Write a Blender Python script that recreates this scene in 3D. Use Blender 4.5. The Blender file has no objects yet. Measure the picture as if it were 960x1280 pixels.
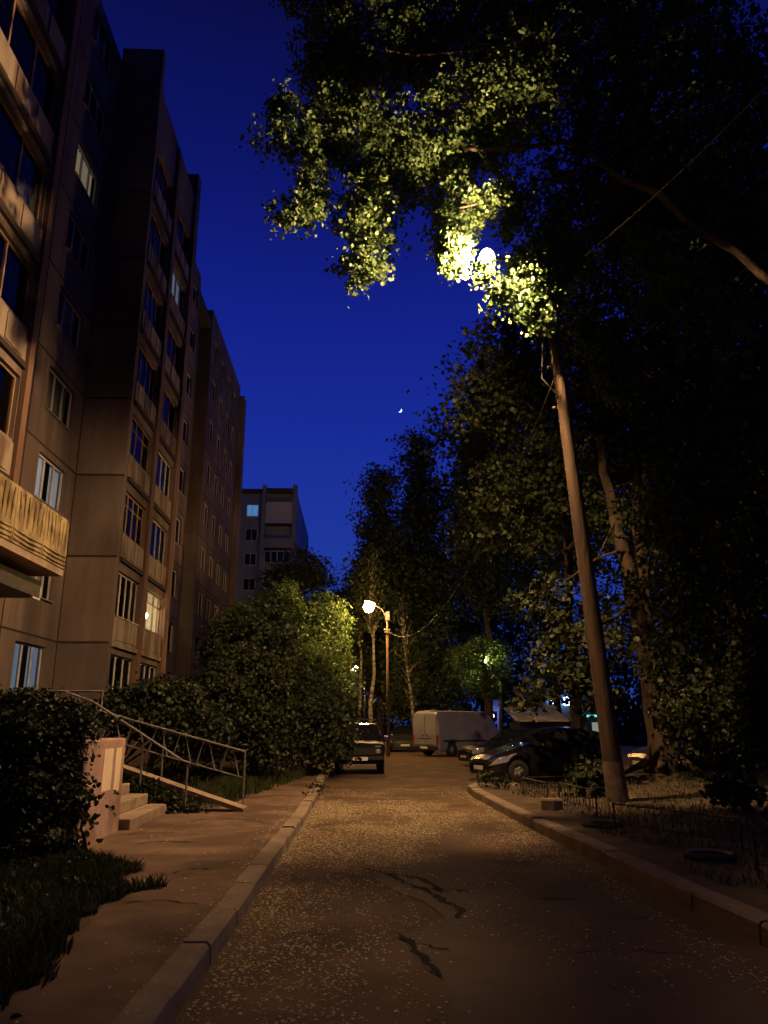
import bpy, math, random
import numpy as np
from mathutils import Vector, Matrix
rng = np.random.default_rng(7)
random.seed(7)
S = bpy.context.scene
COL = S.collection
R = math.radians

# ------------------------------------------------------------------ materials
def mat(name, c1, c2=None, scale=3., rough=.8, bump=0., bscale=None, detail=6., stretch=(1, 1, 1), spec=.3,
        metal=0., lo=.35, hi=.65, emit=None, estr=0., c3=None, s3=.6):
    m = bpy.data.materials.new(name); m.use_nodes = True
    nt = m.node_tree; N = nt.nodes; L = nt.links
    b = N['Principled BSDF']
    b.inputs['Roughness'].default_value = rough
    b.inputs['Metallic'].default_value = metal
    b.inputs['Specular IOR Level'].default_value = spec
    b.inputs['Base Color'].default_value = (*c1, 1)
    if c2 is not None or bump:
        tc = N.new('ShaderNodeTexCoord'); mp = N.new('ShaderNodeMapping')
        mp.inputs['Scale'].default_value = stretch
        L.new(tc.outputs['Object'], mp.inputs['Vector'])
    if c2 is not None:
        nz = N.new('ShaderNodeTexNoise'); nz.inputs['Scale'].default_value = scale; nz.inputs['Detail'].default_value = detail
        L.new(mp.outputs[0], nz.inputs['Vector'])
        rp = N.new('ShaderNodeValToRGB'); e = rp.color_ramp.elements
        e[0].position = lo; e[0].color = (*c1, 1); e[1].position = hi; e[1].color = (*c2, 1)
        L.new(nz.outputs['Fac'], rp.inputs[0]); out = rp.outputs[0]
        if c3 is not None:
            n3 = N.new('ShaderNodeTexNoise'); n3.inputs['Scale'].default_value = s3; n3.inputs['Detail'].default_value = 5
            L.new(mp.outputs[0], n3.inputs['Vector'])
            r3 = N.new('ShaderNodeValToRGB'); r3.color_ramp.elements[0].position = .48; r3.color_ramp.elements[1].position = .62
            L.new(n3.outputs['Fac'], r3.inputs[0])
            mx = N.new('ShaderNodeMix'); mx.data_type = 'RGBA'
            L.new(r3.outputs[0], mx.inputs['Factor']); L.new(out, mx.inputs['A']); mx.inputs['B'].default_value = (*c3, 1)
            out = mx.outputs['Result']
        L.new(out, b.inputs['Base Color'])
    if bump:
        nb = N.new('ShaderNodeTexNoise'); nb.inputs['Scale'].default_value = bscale or scale * 4; nb.inputs['Detail'].default_value = 4
        L.new(mp.outputs[0], nb.inputs['Vector'])
        bp = N.new('ShaderNodeBump'); bp.inputs['Strength'].default_value = bump; bp.inputs['Distance'].default_value = .03
        L.new(nb.outputs['Fac'], bp.inputs['Height']); L.new(bp.outputs[0], b.inputs['Normal'])
    if emit is not None:
        b.inputs['Emission Color'].default_value = (*emit, 1); b.inputs['Emission Strength'].default_value = estr
    return m

def weather(m, amt=.5):
    nt = m.node_tree; N = nt.nodes; L = nt.links; b = N['Principled BSDF']; src = b.inputs['Base Color'].links[0].from_socket
    tc = N.new('ShaderNodeTexCoord'); mp = N.new('ShaderNodeMapping'); mp.inputs['Scale'].default_value = (.9, .9, .1); L.new(tc.outputs['Object'], mp.inputs['Vector'])
    nz = N.new('ShaderNodeTexNoise'); nz.inputs['Scale'].default_value = 1.6; nz.inputs['Detail'].default_value = 7; L.new(mp.outputs[0], nz.inputs['Vector'])
    r = N.new('ShaderNodeMapRange'); r.inputs['From Min'].default_value = .42; r.inputs['From Max'].default_value = .68; r.inputs['To Min'].default_value = 1.06; r.inputs['To Max'].default_value = 1 - amt; L.new(nz.outputs['Fac'], r.inputs['Value'])
    sn = N.new('ShaderNodeVectorMath'); sn.operation = 'SNAP'; sn.inputs[1].default_value = (50, 2.9, 2.8)
    ad = N.new('ShaderNodeVectorMath'); ad.operation = 'ADD'; ad.inputs[1].default_value = (20, .4, 1.5); L.new(tc.outputs['Object'], ad.inputs[0]); L.new(ad.outputs[0], sn.inputs[0])
    wn = N.new('ShaderNodeTexWhiteNoise'); L.new(sn.outputs[0], wn.inputs['Vector'])
    r2 = N.new('ShaderNodeMapRange'); r2.inputs['To Min'].default_value = .78; r2.inputs['To Max'].default_value = 1.12; L.new(wn.outputs['Value'], r2.inputs['Value'])
    mu = N.new('ShaderNodeMath'); mu.operation = 'MULTIPLY'; L.new(r.outputs[0], mu.inputs[0]); L.new(r2.outputs[0], mu.inputs[1])
    vm = N.new('ShaderNodeVectorMath'); vm.operation = 'SCALE'; L.new(src, vm.inputs[0]); L.new(mu.outputs[0], vm.inputs['Scale']); L.new(vm.outputs[0], b.inputs['Base Color'])
    return m

def leafmat(name, c1, c2, trans=.35):
    m = bpy.data.materials.new(name); m.use_nodes = True
    nt = m.node_tree; N = nt.nodes; L = nt.links
    b = N['Principled BSDF']; b.inputs['Roughness'].default_value = .5; b.inputs['Specular IOR Level'].default_value = .25
    tc = N.new('ShaderNodeTexCoord'); nz = N.new('ShaderNodeTexNoise'); nz.inputs['Scale'].default_value = 2.3; nz.inputs['Detail'].default_value = 8
    L.new(tc.outputs['Object'], nz.inputs['Vector'])
    rp = N.new('ShaderNodeValToRGB'); e = rp.color_ramp.elements
    e[0].position = .36; e[0].color = (*c1, 1); e[1].position = .64; e[1].color = (*c2, 1)
    L.new(nz.outputs['Fac'], rp.inputs[0]); L.new(rp.outputs[0], b.inputs['Base Color'])
    t = N.new('ShaderNodeBsdfTranslucent'); L.new(rp.outputs[0], t.inputs['Color'])
    mx = N.new('ShaderNodeMixShader'); mx.inputs[0].default_value = trans
    L.new(b.outputs[0], mx.inputs[1]); L.new(t.outputs[0], mx.inputs[2])
    L.new(mx.outputs[0], N['Material Output'].inputs['Surface'])
    return m

def glassmat(name, tint=(.75, .8, .82), refl=.02):
    m = bpy.data.materials.new(name); m.use_nodes = True
    nt = m.node_tree; N = nt.nodes; L = nt.links
    N.remove(N['Principled BSDF'])
    t = N.new('ShaderNodeBsdfTransparent'); t.inputs[0].default_value = (*tint, 1)
    g = N.new('ShaderNodeBsdfGlossy'); g.inputs['Roughness'].default_value = .03; g.inputs[0].default_value = (.32, .32, .32, 1)
    f = N.new('ShaderNodeFresnel'); f.inputs[0].default_value = 1.5
    a = N.new('ShaderNodeMath'); a.operation = 'ADD'; a.inputs[1].default_value = refl; a.use_clamp = True
    L.new(f.outputs[0], a.inputs[0])
    mx = N.new('ShaderNodeMixShader'); L.new(a.outputs[0], mx.inputs[0]); L.new(t.outputs[0], mx.inputs[1]); L.new(g.outputs[0], mx.inputs[2])
    L.new(mx.outputs[0], N['Material Output'].inputs['Surface'])
    return m

M = {}
M['earth'] = mat('earth', (.05, .035, .022), (.11, .075, .045), 2.5, .95, .5, 18)
M['road'] = mat('road', (.055, .032, .02), (.17, .1, .058), 1.3, .85, .6, 60, c3=(.085, .052, .032), s3=.45, lo=.3, hi=.7)
M['patch'] = mat('patch', (.06, .038, .025), (.11, .07, .045), .9, .8, .3, 50)
M['crack'] = mat('crack', (.008, .006, .005), rough=1)
M['walk'] = mat('walk', (.1, .062, .04), (.19, .12, .08), 2.2, .9, .3, 70, c3=(.075, .046, .03), s3=.9, lo=.3, hi=.7)
M['kerb'] = mat('kerb', (.17, .125, .09), (.27, .21, .15), 2.5, .9, .35, 30)
M['litter'] = mat('litter', (.26, .19, .1), (.66, .54, .33), 60, .8)
M['grass'] = leafmat('grass', (.035, .05, .015), (.075, .085, .03), .2)
M['panel'] = mat('panel', (.145, .108, .092), (.205, .158, .134), .9, .92, .15, 20, stretch=(1, 1, .35), c3=(.12, .083, .07), s3=.5)
weather(M['panel'], .22)
M['panel_dark'] = mat('panel_dark', (.19, .16, .14), (.25, .21, .18), .9, .92, .15, 20, stretch=(1, 1, .35))
M['joint'] = mat('joint', (.035, .025, .02), rough=.95)
M['pilaster'] = mat('pilaster', (.12, .062, .042), (.18, .105, .075), 1.2, .9, .2, 20, stretch=(1, 1, .3))
M['loggia'] = mat('loggia', (.22, .175, .135), (.32, .26, .2), 2.2, .85, .1, 20, stretch=(1, 1, .25), c3=(.13, .088, .06), s3=1.4)
M['balcony'] = mat('balcony', (.15, .11, .055), (.34, .265, .14), 3.5, .85, .5, 14, stretch=(1, 1, .55), c3=(.09, .05, .022), s3=2.2, lo=.38, hi=.6)
M['frame'] = mat('frame', (.5, .47, .42), (.6, .57, .52), 3, .6)
M['frame_wood'] = mat('frame_wood', (.24, .15, .09), (.32, .21, .13), 4, .7)
M['sill'] = mat('sill', (.22, .2, .18), (.3, .28, .25), 5, .5)
M['glass'] = glassmat('glass')
M['curtain'] = mat('curtain', (.68, .67, .64), (.8, .79, .76), 5, .9, stretch=(1, 4, .3))
M['curtain_dim'] = mat('curtain_dim', (.2, .19, .18), (.3, .28, .26), 5, .9, stretch=(1, 4, .3))
M['curtain_cool'] = mat('curtain_cool', (.5, .55, .6), (.6, .65, .7), 5, .9, stretch=(1, 4, .3), emit=(.6, .75, 1), estr=.2)  # cloth given its own glow in place of light falling on it
M['curtain_warm'] = mat('curtain_warm', (.6, .5, .35), (.65, .55, .4), 5, .9, stretch=(1, 4, .3), emit=(1, .75, .45), estr=.22)  # emission stands in for the lit room behind the cloth
M['curtain_blue'] = mat('curtain_blue', (.3, .5, .7), (.4, .6, .8), 5, .9, emit=(.12, .42, 1), estr=.38)  # blue glow put into the material in place of a lit room
M['room'] = mat('room', (.03, .027, .025), (.05, .045, .04), 1, .95)
M['roofing'] = mat('roofing', (.06, .055, .05), (.1, .09, .085), 2, .95)
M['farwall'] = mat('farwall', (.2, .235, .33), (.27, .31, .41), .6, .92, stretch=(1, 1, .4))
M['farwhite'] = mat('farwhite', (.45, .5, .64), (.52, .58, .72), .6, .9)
M['pole'] = mat('pole', (.06, .038, .024), (.115, .075, .048), 6, .9, .5, 25, stretch=(1, 1, .08))
M['whitewash'] = mat('whitewash', (.12, .085, .065), (.2, .15, .12), 5, .95, .3, 20)
M['steel'] = mat('steel', (.2, .2, .2), (.3, .29, .28), 10, .45, metal=.6)
M['darkmetal'] = mat('darkmetal', (.03, .026, .022), (.06, .05, .04), 8, .6, spec=.4)
M['railing'] = mat('railing', (.15, .14, .13), (.24, .225, .21), 12, .5, spec=.5)
M['wire'] = mat('wire', (.008, .008, .008), rough=.5)
M['greymetal'] = mat('greymetal', (.1, .095, .09), (.17, .16, .15), 8, .4, metal=.5)
M['bark'] = mat('bark', (.045, .032, .022), (.1, .07, .048), 5, .95, .9, 14, stretch=(1, 1, .2))
M['bark_pale'] = mat('bark_pale', (.05, .04, .03), (.3, .25, .2), 4, .9, .4, 14, stretch=(.5, .5, 2.5))
M['bark_dark'] = mat('bark_dark', (.035, .025, .018), (.075, .055, .04), 5, .95, .7, 14, stretch=(1, 1, .2))
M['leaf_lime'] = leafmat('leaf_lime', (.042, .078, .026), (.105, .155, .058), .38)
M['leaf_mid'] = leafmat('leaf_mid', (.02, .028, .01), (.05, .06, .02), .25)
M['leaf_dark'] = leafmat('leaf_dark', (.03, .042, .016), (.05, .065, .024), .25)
M['leaf_bush'] = leafmat('leaf_bush', (.018, .025, .009), (.042, .05, .018), .2)
M['plaster'] = mat('plaster', (.34, .22, .18), (.46, .31, .25), 2.2, .92, .35, 18, c3=(.25, .16, .125), s3=1.5)
M['patch_pale'] = mat('patch_pale', (.7, .56, .38), (.8, .66, .47), 4, .9, .1, 18)  # paler tone for the two rectangles on the porch wall
M['concrete'] = mat('concrete', (.2, .15, .105), (.33, .255, .18), 3, .92, .4, 22)
M['rubber'] = mat('rubber', (.012, .012, .012), (.022, .021, .02), 8, .85)
M['tyre_paint'] = mat('tyre_paint', (.12, .11, .1), (.2, .19, .17), 8, .8)
M['car_black'] = mat('car_black', (.008, .008, .009), rough=.22, spec=.6)
M['car_navy'] = mat('car_navy', (.01, .011, .018), rough=.25, spec=.6)
M['car_green'] = mat('car_green', (.004, .005, .007), rough=.5, spec=.2)
M['car_grey'] = mat('car_grey', (.03, .03, .034), rough=.25, spec=.6)
M['car_brown'] = mat('car_brown', (.05, .035, .03), rough=.3, spec=.6)
M['van_white'] = mat('van_white', (.17, .17, .21), (.22, .22, .26), 1.5, .45, spec=.5)
M['carglass'] = mat('carglass', (.01, .011, .013), rough=.05, spec=.8)
M['lens'] = mat('lens', (.6, .58, .55), (.85, .83, .8), 30, .08, spec=1, metal=.75)
M['redlens'] = mat('redlens', (.25, .012, .01), rough=.15, spec=.7)
M['chrome'] = mat('chrome', (.7, .69, .67), rough=.15, metal=1)
M['plate'] = mat('plate', (.62, .6, .56), rough=.5)
M['blackplastic'] = mat('blackplastic', (.015, .015, .015), rough=.6)
M['rim'] = mat('rim', (.3, .3, .3), rough=.35, metal=.7)
M['bulb_main'] = mat('bulb_main', (1, 1, 1), emit=(1, .60, .28), estr=37000)
M['bulb_amber'] = mat('bulb_amber', (1, 1, 1), emit=(1, .55, .16), estr=780)
M['bulb_white'] = mat('bulb_white', (1, 1, 1), emit=(1, .86, .38), estr=1500)
M['bulb_room'] = mat('bulb_room', (1, 1, 1), emit=(1, .72, .35), estr=110)
M['sign_blue'] = mat('sign_blue', (.1, .2, .5), emit=(.18, .42, 1), estr=20)
M['sign_cyan'] = mat('sign_cyan', (.1, .4, .5), emit=(.15, .8, .75), estr=1.3)
M['sign_white'] = mat('sign_white', (.8, .8, .8), emit=(.75, .9, 1), estr=9)
M['shopglow'] = mat('shopglow', (.4, .4, .35), emit=(.8, .85, .7), estr=.25)
M['awning'] = mat('awning', (.5, .42, .34), (.6, .51, .42), 2, .8)
M['bluepost'] = mat('bluepost', (.25, .27, .5), rough=.5)
M['soil'] = mat('soil', (.025, .018, .012), (.05, .035, .022), 8, .95, .6, 30)
M['moon'] = mat('moon', (.8, .8, .8), emit=(.9, .93, 1), estr=1.5)

# ------------------------------------------------------------------ mesh builder
class MB:
    def __init__(s): s.v = []; s.f = []; s.m = []; s.cur = 0
    def add(s, vs, fs):
        n = len(s.v); s.v += [tuple(p) for p in vs]; s.f += [tuple(i + n for i in f) for f in fs]; s.m += [s.cur] * len(fs); return s
    def box(s, x0, x1, y0, y1, z0, z1, rot=None, org=None):
        vs = [Vector((x, y, z)) for x in (x0, x1) for y in (y0, y1) for z in (z0, z1)]
        if rot is not None:
            o = Vector(org) if org else Vector((0, 0, 0)); vs = [rot @ (p - o) + o for p in vs]
        return s.add(vs, [(0, 1, 3, 2), (4, 6, 7, 5), (0, 4, 5, 1), (2, 3, 7, 6), (0, 2, 6, 4), (1, 5, 7, 3)])
    def tube(s, pts, r, n=8, cap=True):
        pts = [Vector(p) for p in pts]; rs = r if isinstance(r, (list, tuple)) else [r] * len(pts)
        vs = []; fs = []; up = Vector((.31, .17, .93))
        for i, p in enumerate(pts):
            t = (pts[min(i + 1, len(pts) - 1)] - pts[max(i - 1, 0)]).normalized()
            a = t.cross(up)
            if a.length < 1e-3: a = t.cross(Vector((1, 0, 0)))
            a.normalize(); b = t.cross(a)
            for k in range(n):
                w = 2 * math.pi * k / n; vs.append(p + (a * math.cos(w) + b * math.sin(w)) * rs[i])
        for i in range(len(pts) - 1):
            for k in range(n):
                fs.append((i * n + k, i * n + (k + 1) % n, (i + 1) * n + (k + 1) % n, (i + 1) * n + k))
        if cap: fs += [tuple(range(n))[::-1], tuple((len(pts) - 1) * n + k for k in range(n))]
        return s.add(vs, fs)
    def bar(s, a, b, w=.03): return s.tube([a, b], w / 2, 6)
    def lathe(s, prof, n=24, org=(0, 0, 0), axis='z'):
        vs = []; fs = []
        for r, z in prof:
            for k in range(n):
                w = 2 * math.pi * k / n; x, y = r * math.cos(w), r * math.sin(w)
                p = (x, y, z) if axis == 'z' else (x, z, y)
                vs.append((p[0] + org[0], p[1] + org[1], p[2] + org[2]))
        for i in range(len(prof) - 1):
            for k in range(n): fs.append((i * n + k, i * n + (k + 1) % n, (i + 1) * n + (k + 1) % n, (i + 1) * n + k))
        return s.add(vs, fs)
    def sphere(s, c, r, n=12, sz=(1, 1, 1)):
        pr = [(r * math.sin(math.pi * i / n), -r * math.cos(math.pi * i / n)) for i in range(n + 1)]
        o = MB().lathe(pr, n * 2)
        return s.add([(c[0] + x * sz[0], c[1] + y * sz[1], c[2] + z * sz[2]) for x, y, z in o.v], o.f)
    def prism(s, poly, z0, z1):
        n = len(poly)
        return s.add([(x, y, z0) for x, y in poly] + [(x, y, z1) for x, y in poly],
                     [tuple(range(n))[::-1], tuple(range(n, 2 * n))] + [(i, (i + 1) % n, (i + 1) % n + n, i + n) for i in range(n)])
    def build(s, name, m, parent=None, smooth=False, bevel=0.):
        me = bpy.data.meshes.new(name); me.from_pydata(s.v, [], s.f); me.update()
        for k in (m if isinstance(m, (list, tuple)) else [m]): me.materials.append(k)
        if isinstance(m, (list, tuple)): me.polygons.foreach_set('material_index', s.m)
        if smooth: me.polygons.foreach_set('use_smooth', [True] * len(me.polygons))
        o = bpy.data.objects.new(name, me); COL.objects.link(o)
        if parent is not None: o.parent = parent
        if bevel:
            b = o.modifiers.new('bevel', 'BEVEL'); b.width = bevel; b.segments = 2; b.limit_method = 'ANGLE'
        return o

def np_mesh(name, V, Fc, m, parent=None):
    V = np.ascontiguousarray(V, np.float32); Fc = np.ascontiguousarray(Fc, np.int32); k = Fc.shape[1]
    me = bpy.data.meshes.new(name)
    me.vertices.add(len(V)); me.vertices.foreach_set('co', V.ravel())
    me.loops.add(Fc.size); me.loops.foreach_set('vertex_index', Fc.ravel())
    me.polygons.add(len(Fc)); me.polygons.foreach_set('loop_start', np.arange(0, Fc.size, k, dtype=np.int32))
    me.update(calc_edges=True); me.materials.append(m)
    o = bpy.data.objects.new(name, me); COL.objects.link(o)
    if parent is not None: o.parent = parent
    return o

def tag(o, label=None, cat=None, group=None, kind=None):
    for k, v in (('label', label), ('category', cat), ('group', group), ('kind', kind)):
        if v: o[k] = v
    return o
def thing(name, loc, label, cat, group=None, rz=0):
    o = bpy.data.objects.new(name, None); COL.objects.link(o); o.location = loc; o.rotation_euler.z = rz
    o.empty_display_size = .2
    return tag(o, label, cat, group)
def structure(name, mb, m, smooth=False): return tag(mb.build(name, m, None, smooth), kind='structure')
def off(mb, o):                              # world coordinates -> coordinates local to a thing at o
    mb.v = [(x - o[0], y - o[1], z - o[2]) for x, y, z in mb.v]; return mb

# ------------------------------------------------------------------ foliage
def leaf_cloud(blobs, n, size, per=22, spread=.3, droop=.35, shell=.45, fine=False, seed=1):
    g = np.random.default_rng(seed)
    B = np.array(blobs, float); vol = (B[:, 3] * B[:, 4] * B[:, 5]) ** (2 / 3.) * (B[:, 6] if B.shape[1] > 6 else 1)
    nc = max(1, n // per); bi = g.choice(len(B), nc, p=vol / vol.sum())
    d = g.normal(size=(nc, 3)); d /= np.linalg.norm(d, axis=1)[:, None]
    r = (shell ** 3 + (1 - shell ** 3) * g.random(nc)) ** (1 / 3.)
    lump = 1 + .22 * np.sin(d[:, 0] * 5 + bi) * np.cos(d[:, 2] * 6 + bi * 2) + .1 * g.normal(size=nc)
    C = B[bi, :3] + d * B[bi, 3:6] * (r * lump)[:, None]
    cs = spread * (.6 + .8 * g.random(nc))
    ci = np.repeat(np.arange(nc), per); k = len(ci)
    ax = g.normal(size=(nc, 3)); ax[:, 2] *= .35; ax /= np.linalg.norm(ax, axis=1)[:, None]   # the twig of each spray
    t = g.random(k) * 2 - 1
    p = C[ci] + ax[ci] * (t * cs[ci] * 1.5)[:, None] + g.normal(size=(k, 3)) * (cs[ci] * .38)[:, None] * np.array([1, 1, .7])
    p[:, 2] -= droop * cs[ci] * t * t
    dirn = g.normal(size=(k, 3)); dirn[:, 2] -= .55; dirn /= np.linalg.norm(dirn, axis=1)[:, None]
    nrm = g.normal(size=(k, 3)) * .75; nrm[:, 2] += .6
    nrm += d[ci] * .5
    nrm -= dirn * (nrm * dirn).sum(1)[:, None]; nrm /= np.linalg.norm(nrm, axis=1)[:, None] + 1e-9
    sd = np.cross(dirn, nrm)
    L = (size * (.45 + .85 * g.random(k)))[:, None]
    if fine:
        W = L * .46
        vs = np.stack([p, p + dirn * L * .3 + sd * W + nrm * W * .22, p + dirn * L * .72 + sd * W * .8 + nrm * W * .2, p + dirn * L,
                       p + dirn * L * .72 - sd * W * .8 + nrm * W * .2, p + dirn * L * .3 - sd * W + nrm * W * .22], 1)
        i = (np.arange(k) * 6)[:, None]
        F = np.concatenate([i + np.array([0, 1, 2, 3]), i + np.array([0, 3, 4, 5])])
        return vs.reshape(-1, 3), F
    W = L * .4
    vs = np.stack([p, p + dirn * L * .5 + sd * W + nrm * W * .2, p + dirn * L, p + dirn * L * .5 - sd * W + nrm * W * .2], 1)
    F = (np.arange(k) * 4)[:, None] + np.arange(4)
    return vs.reshape(-1, 3), F

def limb_path(a, b, k=6, wob=.12, seed=0, sag=0.):
    g = np.random.default_rng(seed); a = np.array(a, float); b = np.array(b, float)
    ln = np.linalg.norm(b - a); out = []
    for i in range(k + 1):
        t = i / k; p = a + (b - a) * t
        if 0 < i < k: p = p + g.normal(size=3) * wob * ln / k
        p[2] += sag * math.sin(math.pi * t); out.append(tuple(p))
    return out

def tree(name, base, label, cat, trunks, blobs, n, size, bark, leaf, group=None, seed=1, **kw):
    root = thing(name, base, label, cat, group)
    tb = MB()
    for pts, r0, r1 in trunks:
        m_ = len(pts); tb.tube(pts, [r0 + (r1 - r0) * (i / (m_ - 1)) ** .8 for i in range(m_)], 10)
    off(tb, base).build('trunk', M[bark], root, True)
    V, F = leaf_cloud(blobs, n, size, seed=seed, **kw)
    np_mesh('crown', V - np.array(base), F, M[leaf], root)
    return root

def auto_tree(name, x, y, h, rad, label, seed, n=14000, size=.2, bark='bark_dark', leaf='leaf_dark', low=.25, z0=0., group=None, birch=False, lean=(0, 0), tr=None):
    g = np.random.default_rng(seed); bl = []; tr_ = tr or .012 * h + .04
    top = (x + lean[0], y + lean[1], z0 + h * .97)
    trunks = [(limb_path((x, y, z0 - .1), top, 8, .06, seed), tr_, .02)]
    nb = 26 if not birch else 46
    for i in range(nb):
        u = (i + g.random()) / nb; t = low + (1 - low) * u
        if birch: wd = (.25 + 1.5 * u) if u < .3 else max(.1, .78 * (1.02 - u) ** .75 + .12)
        else: wd = math.sqrt(max(.05, 1 - (1.9 * u - .85) ** 2)) if u > .44 else .75 + .5 * u
        a = i * 2.4 + g.random(); rr = rad * wd * (.35 + .6 * g.random())
        s_ = rad * wd * (.26 + .3 * g.random()) + .1 * rad
        cx, cy, cz = x + lean[0] * t + math.cos(a) * rr, y + lean[1] * t + math.sin(a) * rr, z0 + h * t
        bl.append((cx, cy, cz, s_, s_, s_ * (.55 if not birch else 1.25), .5 + g.random()))
        if i % 2 == 0: trunks.append((limb_path((x + lean[0] * t * .85, y + lean[1] * t * .85, z0 + h * t * .85), (cx, cy, cz + .1), 4, .15, seed + i), max(.02, tr_ * .35), .012))
    bl.append((top[0], top[1], z0 + h * .97, rad * .14, rad * .14, h * .04, 1))
    return tree(name, (x, y, z0), label, cat='tree', trunks=trunks, blobs=bl, n=n, size=size, bark=bark, leaf=leaf, group=group, seed=seed,
                spread=size * (2.4 if not birch else 2.0), per=14, shell=.2, droop=1.2 if birch else .4)

# ------------------------------------------------------------------ world, camera, colour management
w = bpy.data.worlds.new('World'); S.world = w; w.use_nodes = True
nt = w.node_tree; N = nt.nodes; L = nt.links
bg = N['Background']; tc = N.new('ShaderNodeTexCoord'); sx = N.new('ShaderNodeSeparateXYZ'); rp = N.new('ShaderNodeValToRGB')
L.new(tc.outputs['Generated'], sx.inputs[0]); L.new(sx.outputs['Z'], rp.inputs[0])
e = rp.color_ramp.elements
for i, (p, c) in enumerate([(0., (.14, .36, 2.1)), (.2, (.105, .3, 2.5)), (.36, (.065, .18, 2.3)), (.5, (.045, .105, 1.75)), (.62, (.03, .058, 1.05)),
                            (.75, (.02, .03, .46)), (1., (.004, .004, .06))]):
    el = e[i] if i < 2 else e.new(p)
    el.position = p; el.color = (*c, 1)
sky = N.new('ShaderNodeTexSky'); sky.sky_type = 'NISHITA'; sky.sun_disc = False
sky.sun_elevation = R(-4); sky.sun_rotation = R(200)
ad = N.new('ShaderNodeMix'); ad.data_type = 'RGBA'; ad.blend_type = 'ADD'; ad.inputs['Factor'].default_value = .02
L.new(rp.outputs[0], ad.inputs['A']); L.new(sky.outputs[0], ad.inputs['B']); L.new(ad.outputs['Result'], bg.inputs['Color'])
mr = N.new('ShaderNodeMapRange'); mr.inputs['From Min'].default_value = -.5; mr.inputs['From Max'].default_value = .45
mr.inputs['To Min'].default_value = .024; mr.inputs['To Max'].default_value = .132
L.new(sx.outputs['Y'], mr.inputs['Value']); L.new(mr.outputs[0], bg.inputs['Strength'])

cam = bpy.data.cameras.new('camera'); co = bpy.data.objects.new('camera', cam); COL.objects.link(co); S.camera = co
cam.sensor_fit = 'VERTICAL'; cam.sensor_height = 36; cam.lens = 36 * 961 / 1280; cam.clip_end = 3000; cam.clip_start = .05
co.location = (0, 0, 1.6); co.rotation_euler = (R(90 + 15.4), 0, R(-2.0))
S.view_settings.view_transform = 'Standard'; S.view_settings.look = 'None'; S.view_settings.exposure = 0; S.view_settings.gamma = 1
S.render.engine = 'CYCLES'; S.cycles.use_denoising = True
S.cycles.max_bounces = 6; S.cycles.diffuse_bounces = 3; S.cycles.transparent_max_bounces = 10
S.cycles.sample_clamp_indirect = 4; S.cycles.caustics_reflective = False; S.cycles.caustics_refractive = False

def lamp(name, loc, watts, col, rad):
    l = bpy.data.lights.new(name, 'POINT'); l.energy = watts; l.color = col; l.shadow_soft_size = rad
    o = bpy.data.objects.new(name, l); COL.objects.link(o); o.location = loc; return o
sl = bpy.data.lights.new('moonlight', 'SUN'); sl.energy = .006; sl.color = (.7, .8, 1); sl.angle = R(.5)
so = bpy.data.objects.new('moonlight', sl); COL.objects.link(so); so.rotation_euler = (R(-67), 0, R(-3)); so.location = (0, 60, 40)

# ------------------------------------------------------------------ ground
gm = MB()
xs = [-400, -120, -40, -20, -10, -4, 0, 3, 4.5, 6, 8, 10, 13, 18, 30, 60, 150, 400]; ys = [-60, -20, -5, 0, 4, 8, 12, 16, 20, 24, 30, 40, 60, 90, 150, 400, 900]
def gz(x, y):
    t = min(1, max(0, (x - 5) / 4)) * min(1, max(0, (27 - y) / 6)) if y < 27 else 0
    return .36 * t
gm.add([(x, y, gz(x, y) if x > 4 else 0) for x in xs for y in ys], [(i * len(ys) + j, (i + 1) * len(ys) + j, (i + 1) * len(ys) + j + 1, i * len(ys) + j + 1) for i in range(len(xs) - 1) for j in range(len(ys) - 1)])
structure('ground', gm, M['earth'])

KL = [(-1.02, -3), (-1.0, 4.9), (-.95, 7), (-.9, 10), (-.84, 14.2), (-.82, 18), (-.88, 24), (-1.15, 25.2), (-1.9, 26.2)]      # road edge, left
KR = [(3.45, -3), (3.2, 3), (3.03, 6.3), (2.89, 9.6), (2.72, 14), (2.64, 18), (2.68, 19.6), (3.0, 20.4), (3.8, 20.8), (8, 21.0), (16, 21.2)]
road = [(-1.9, 26.2), (-1.9, 62), (17, 62), (17, 21.2)] + KR[::-1] + KL
rm = MB(); rm.add([(x, y, .004) for x, y in road], [tuple(range(len(road)))[::-1]])
structure('road', rm, M['road'])
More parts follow.
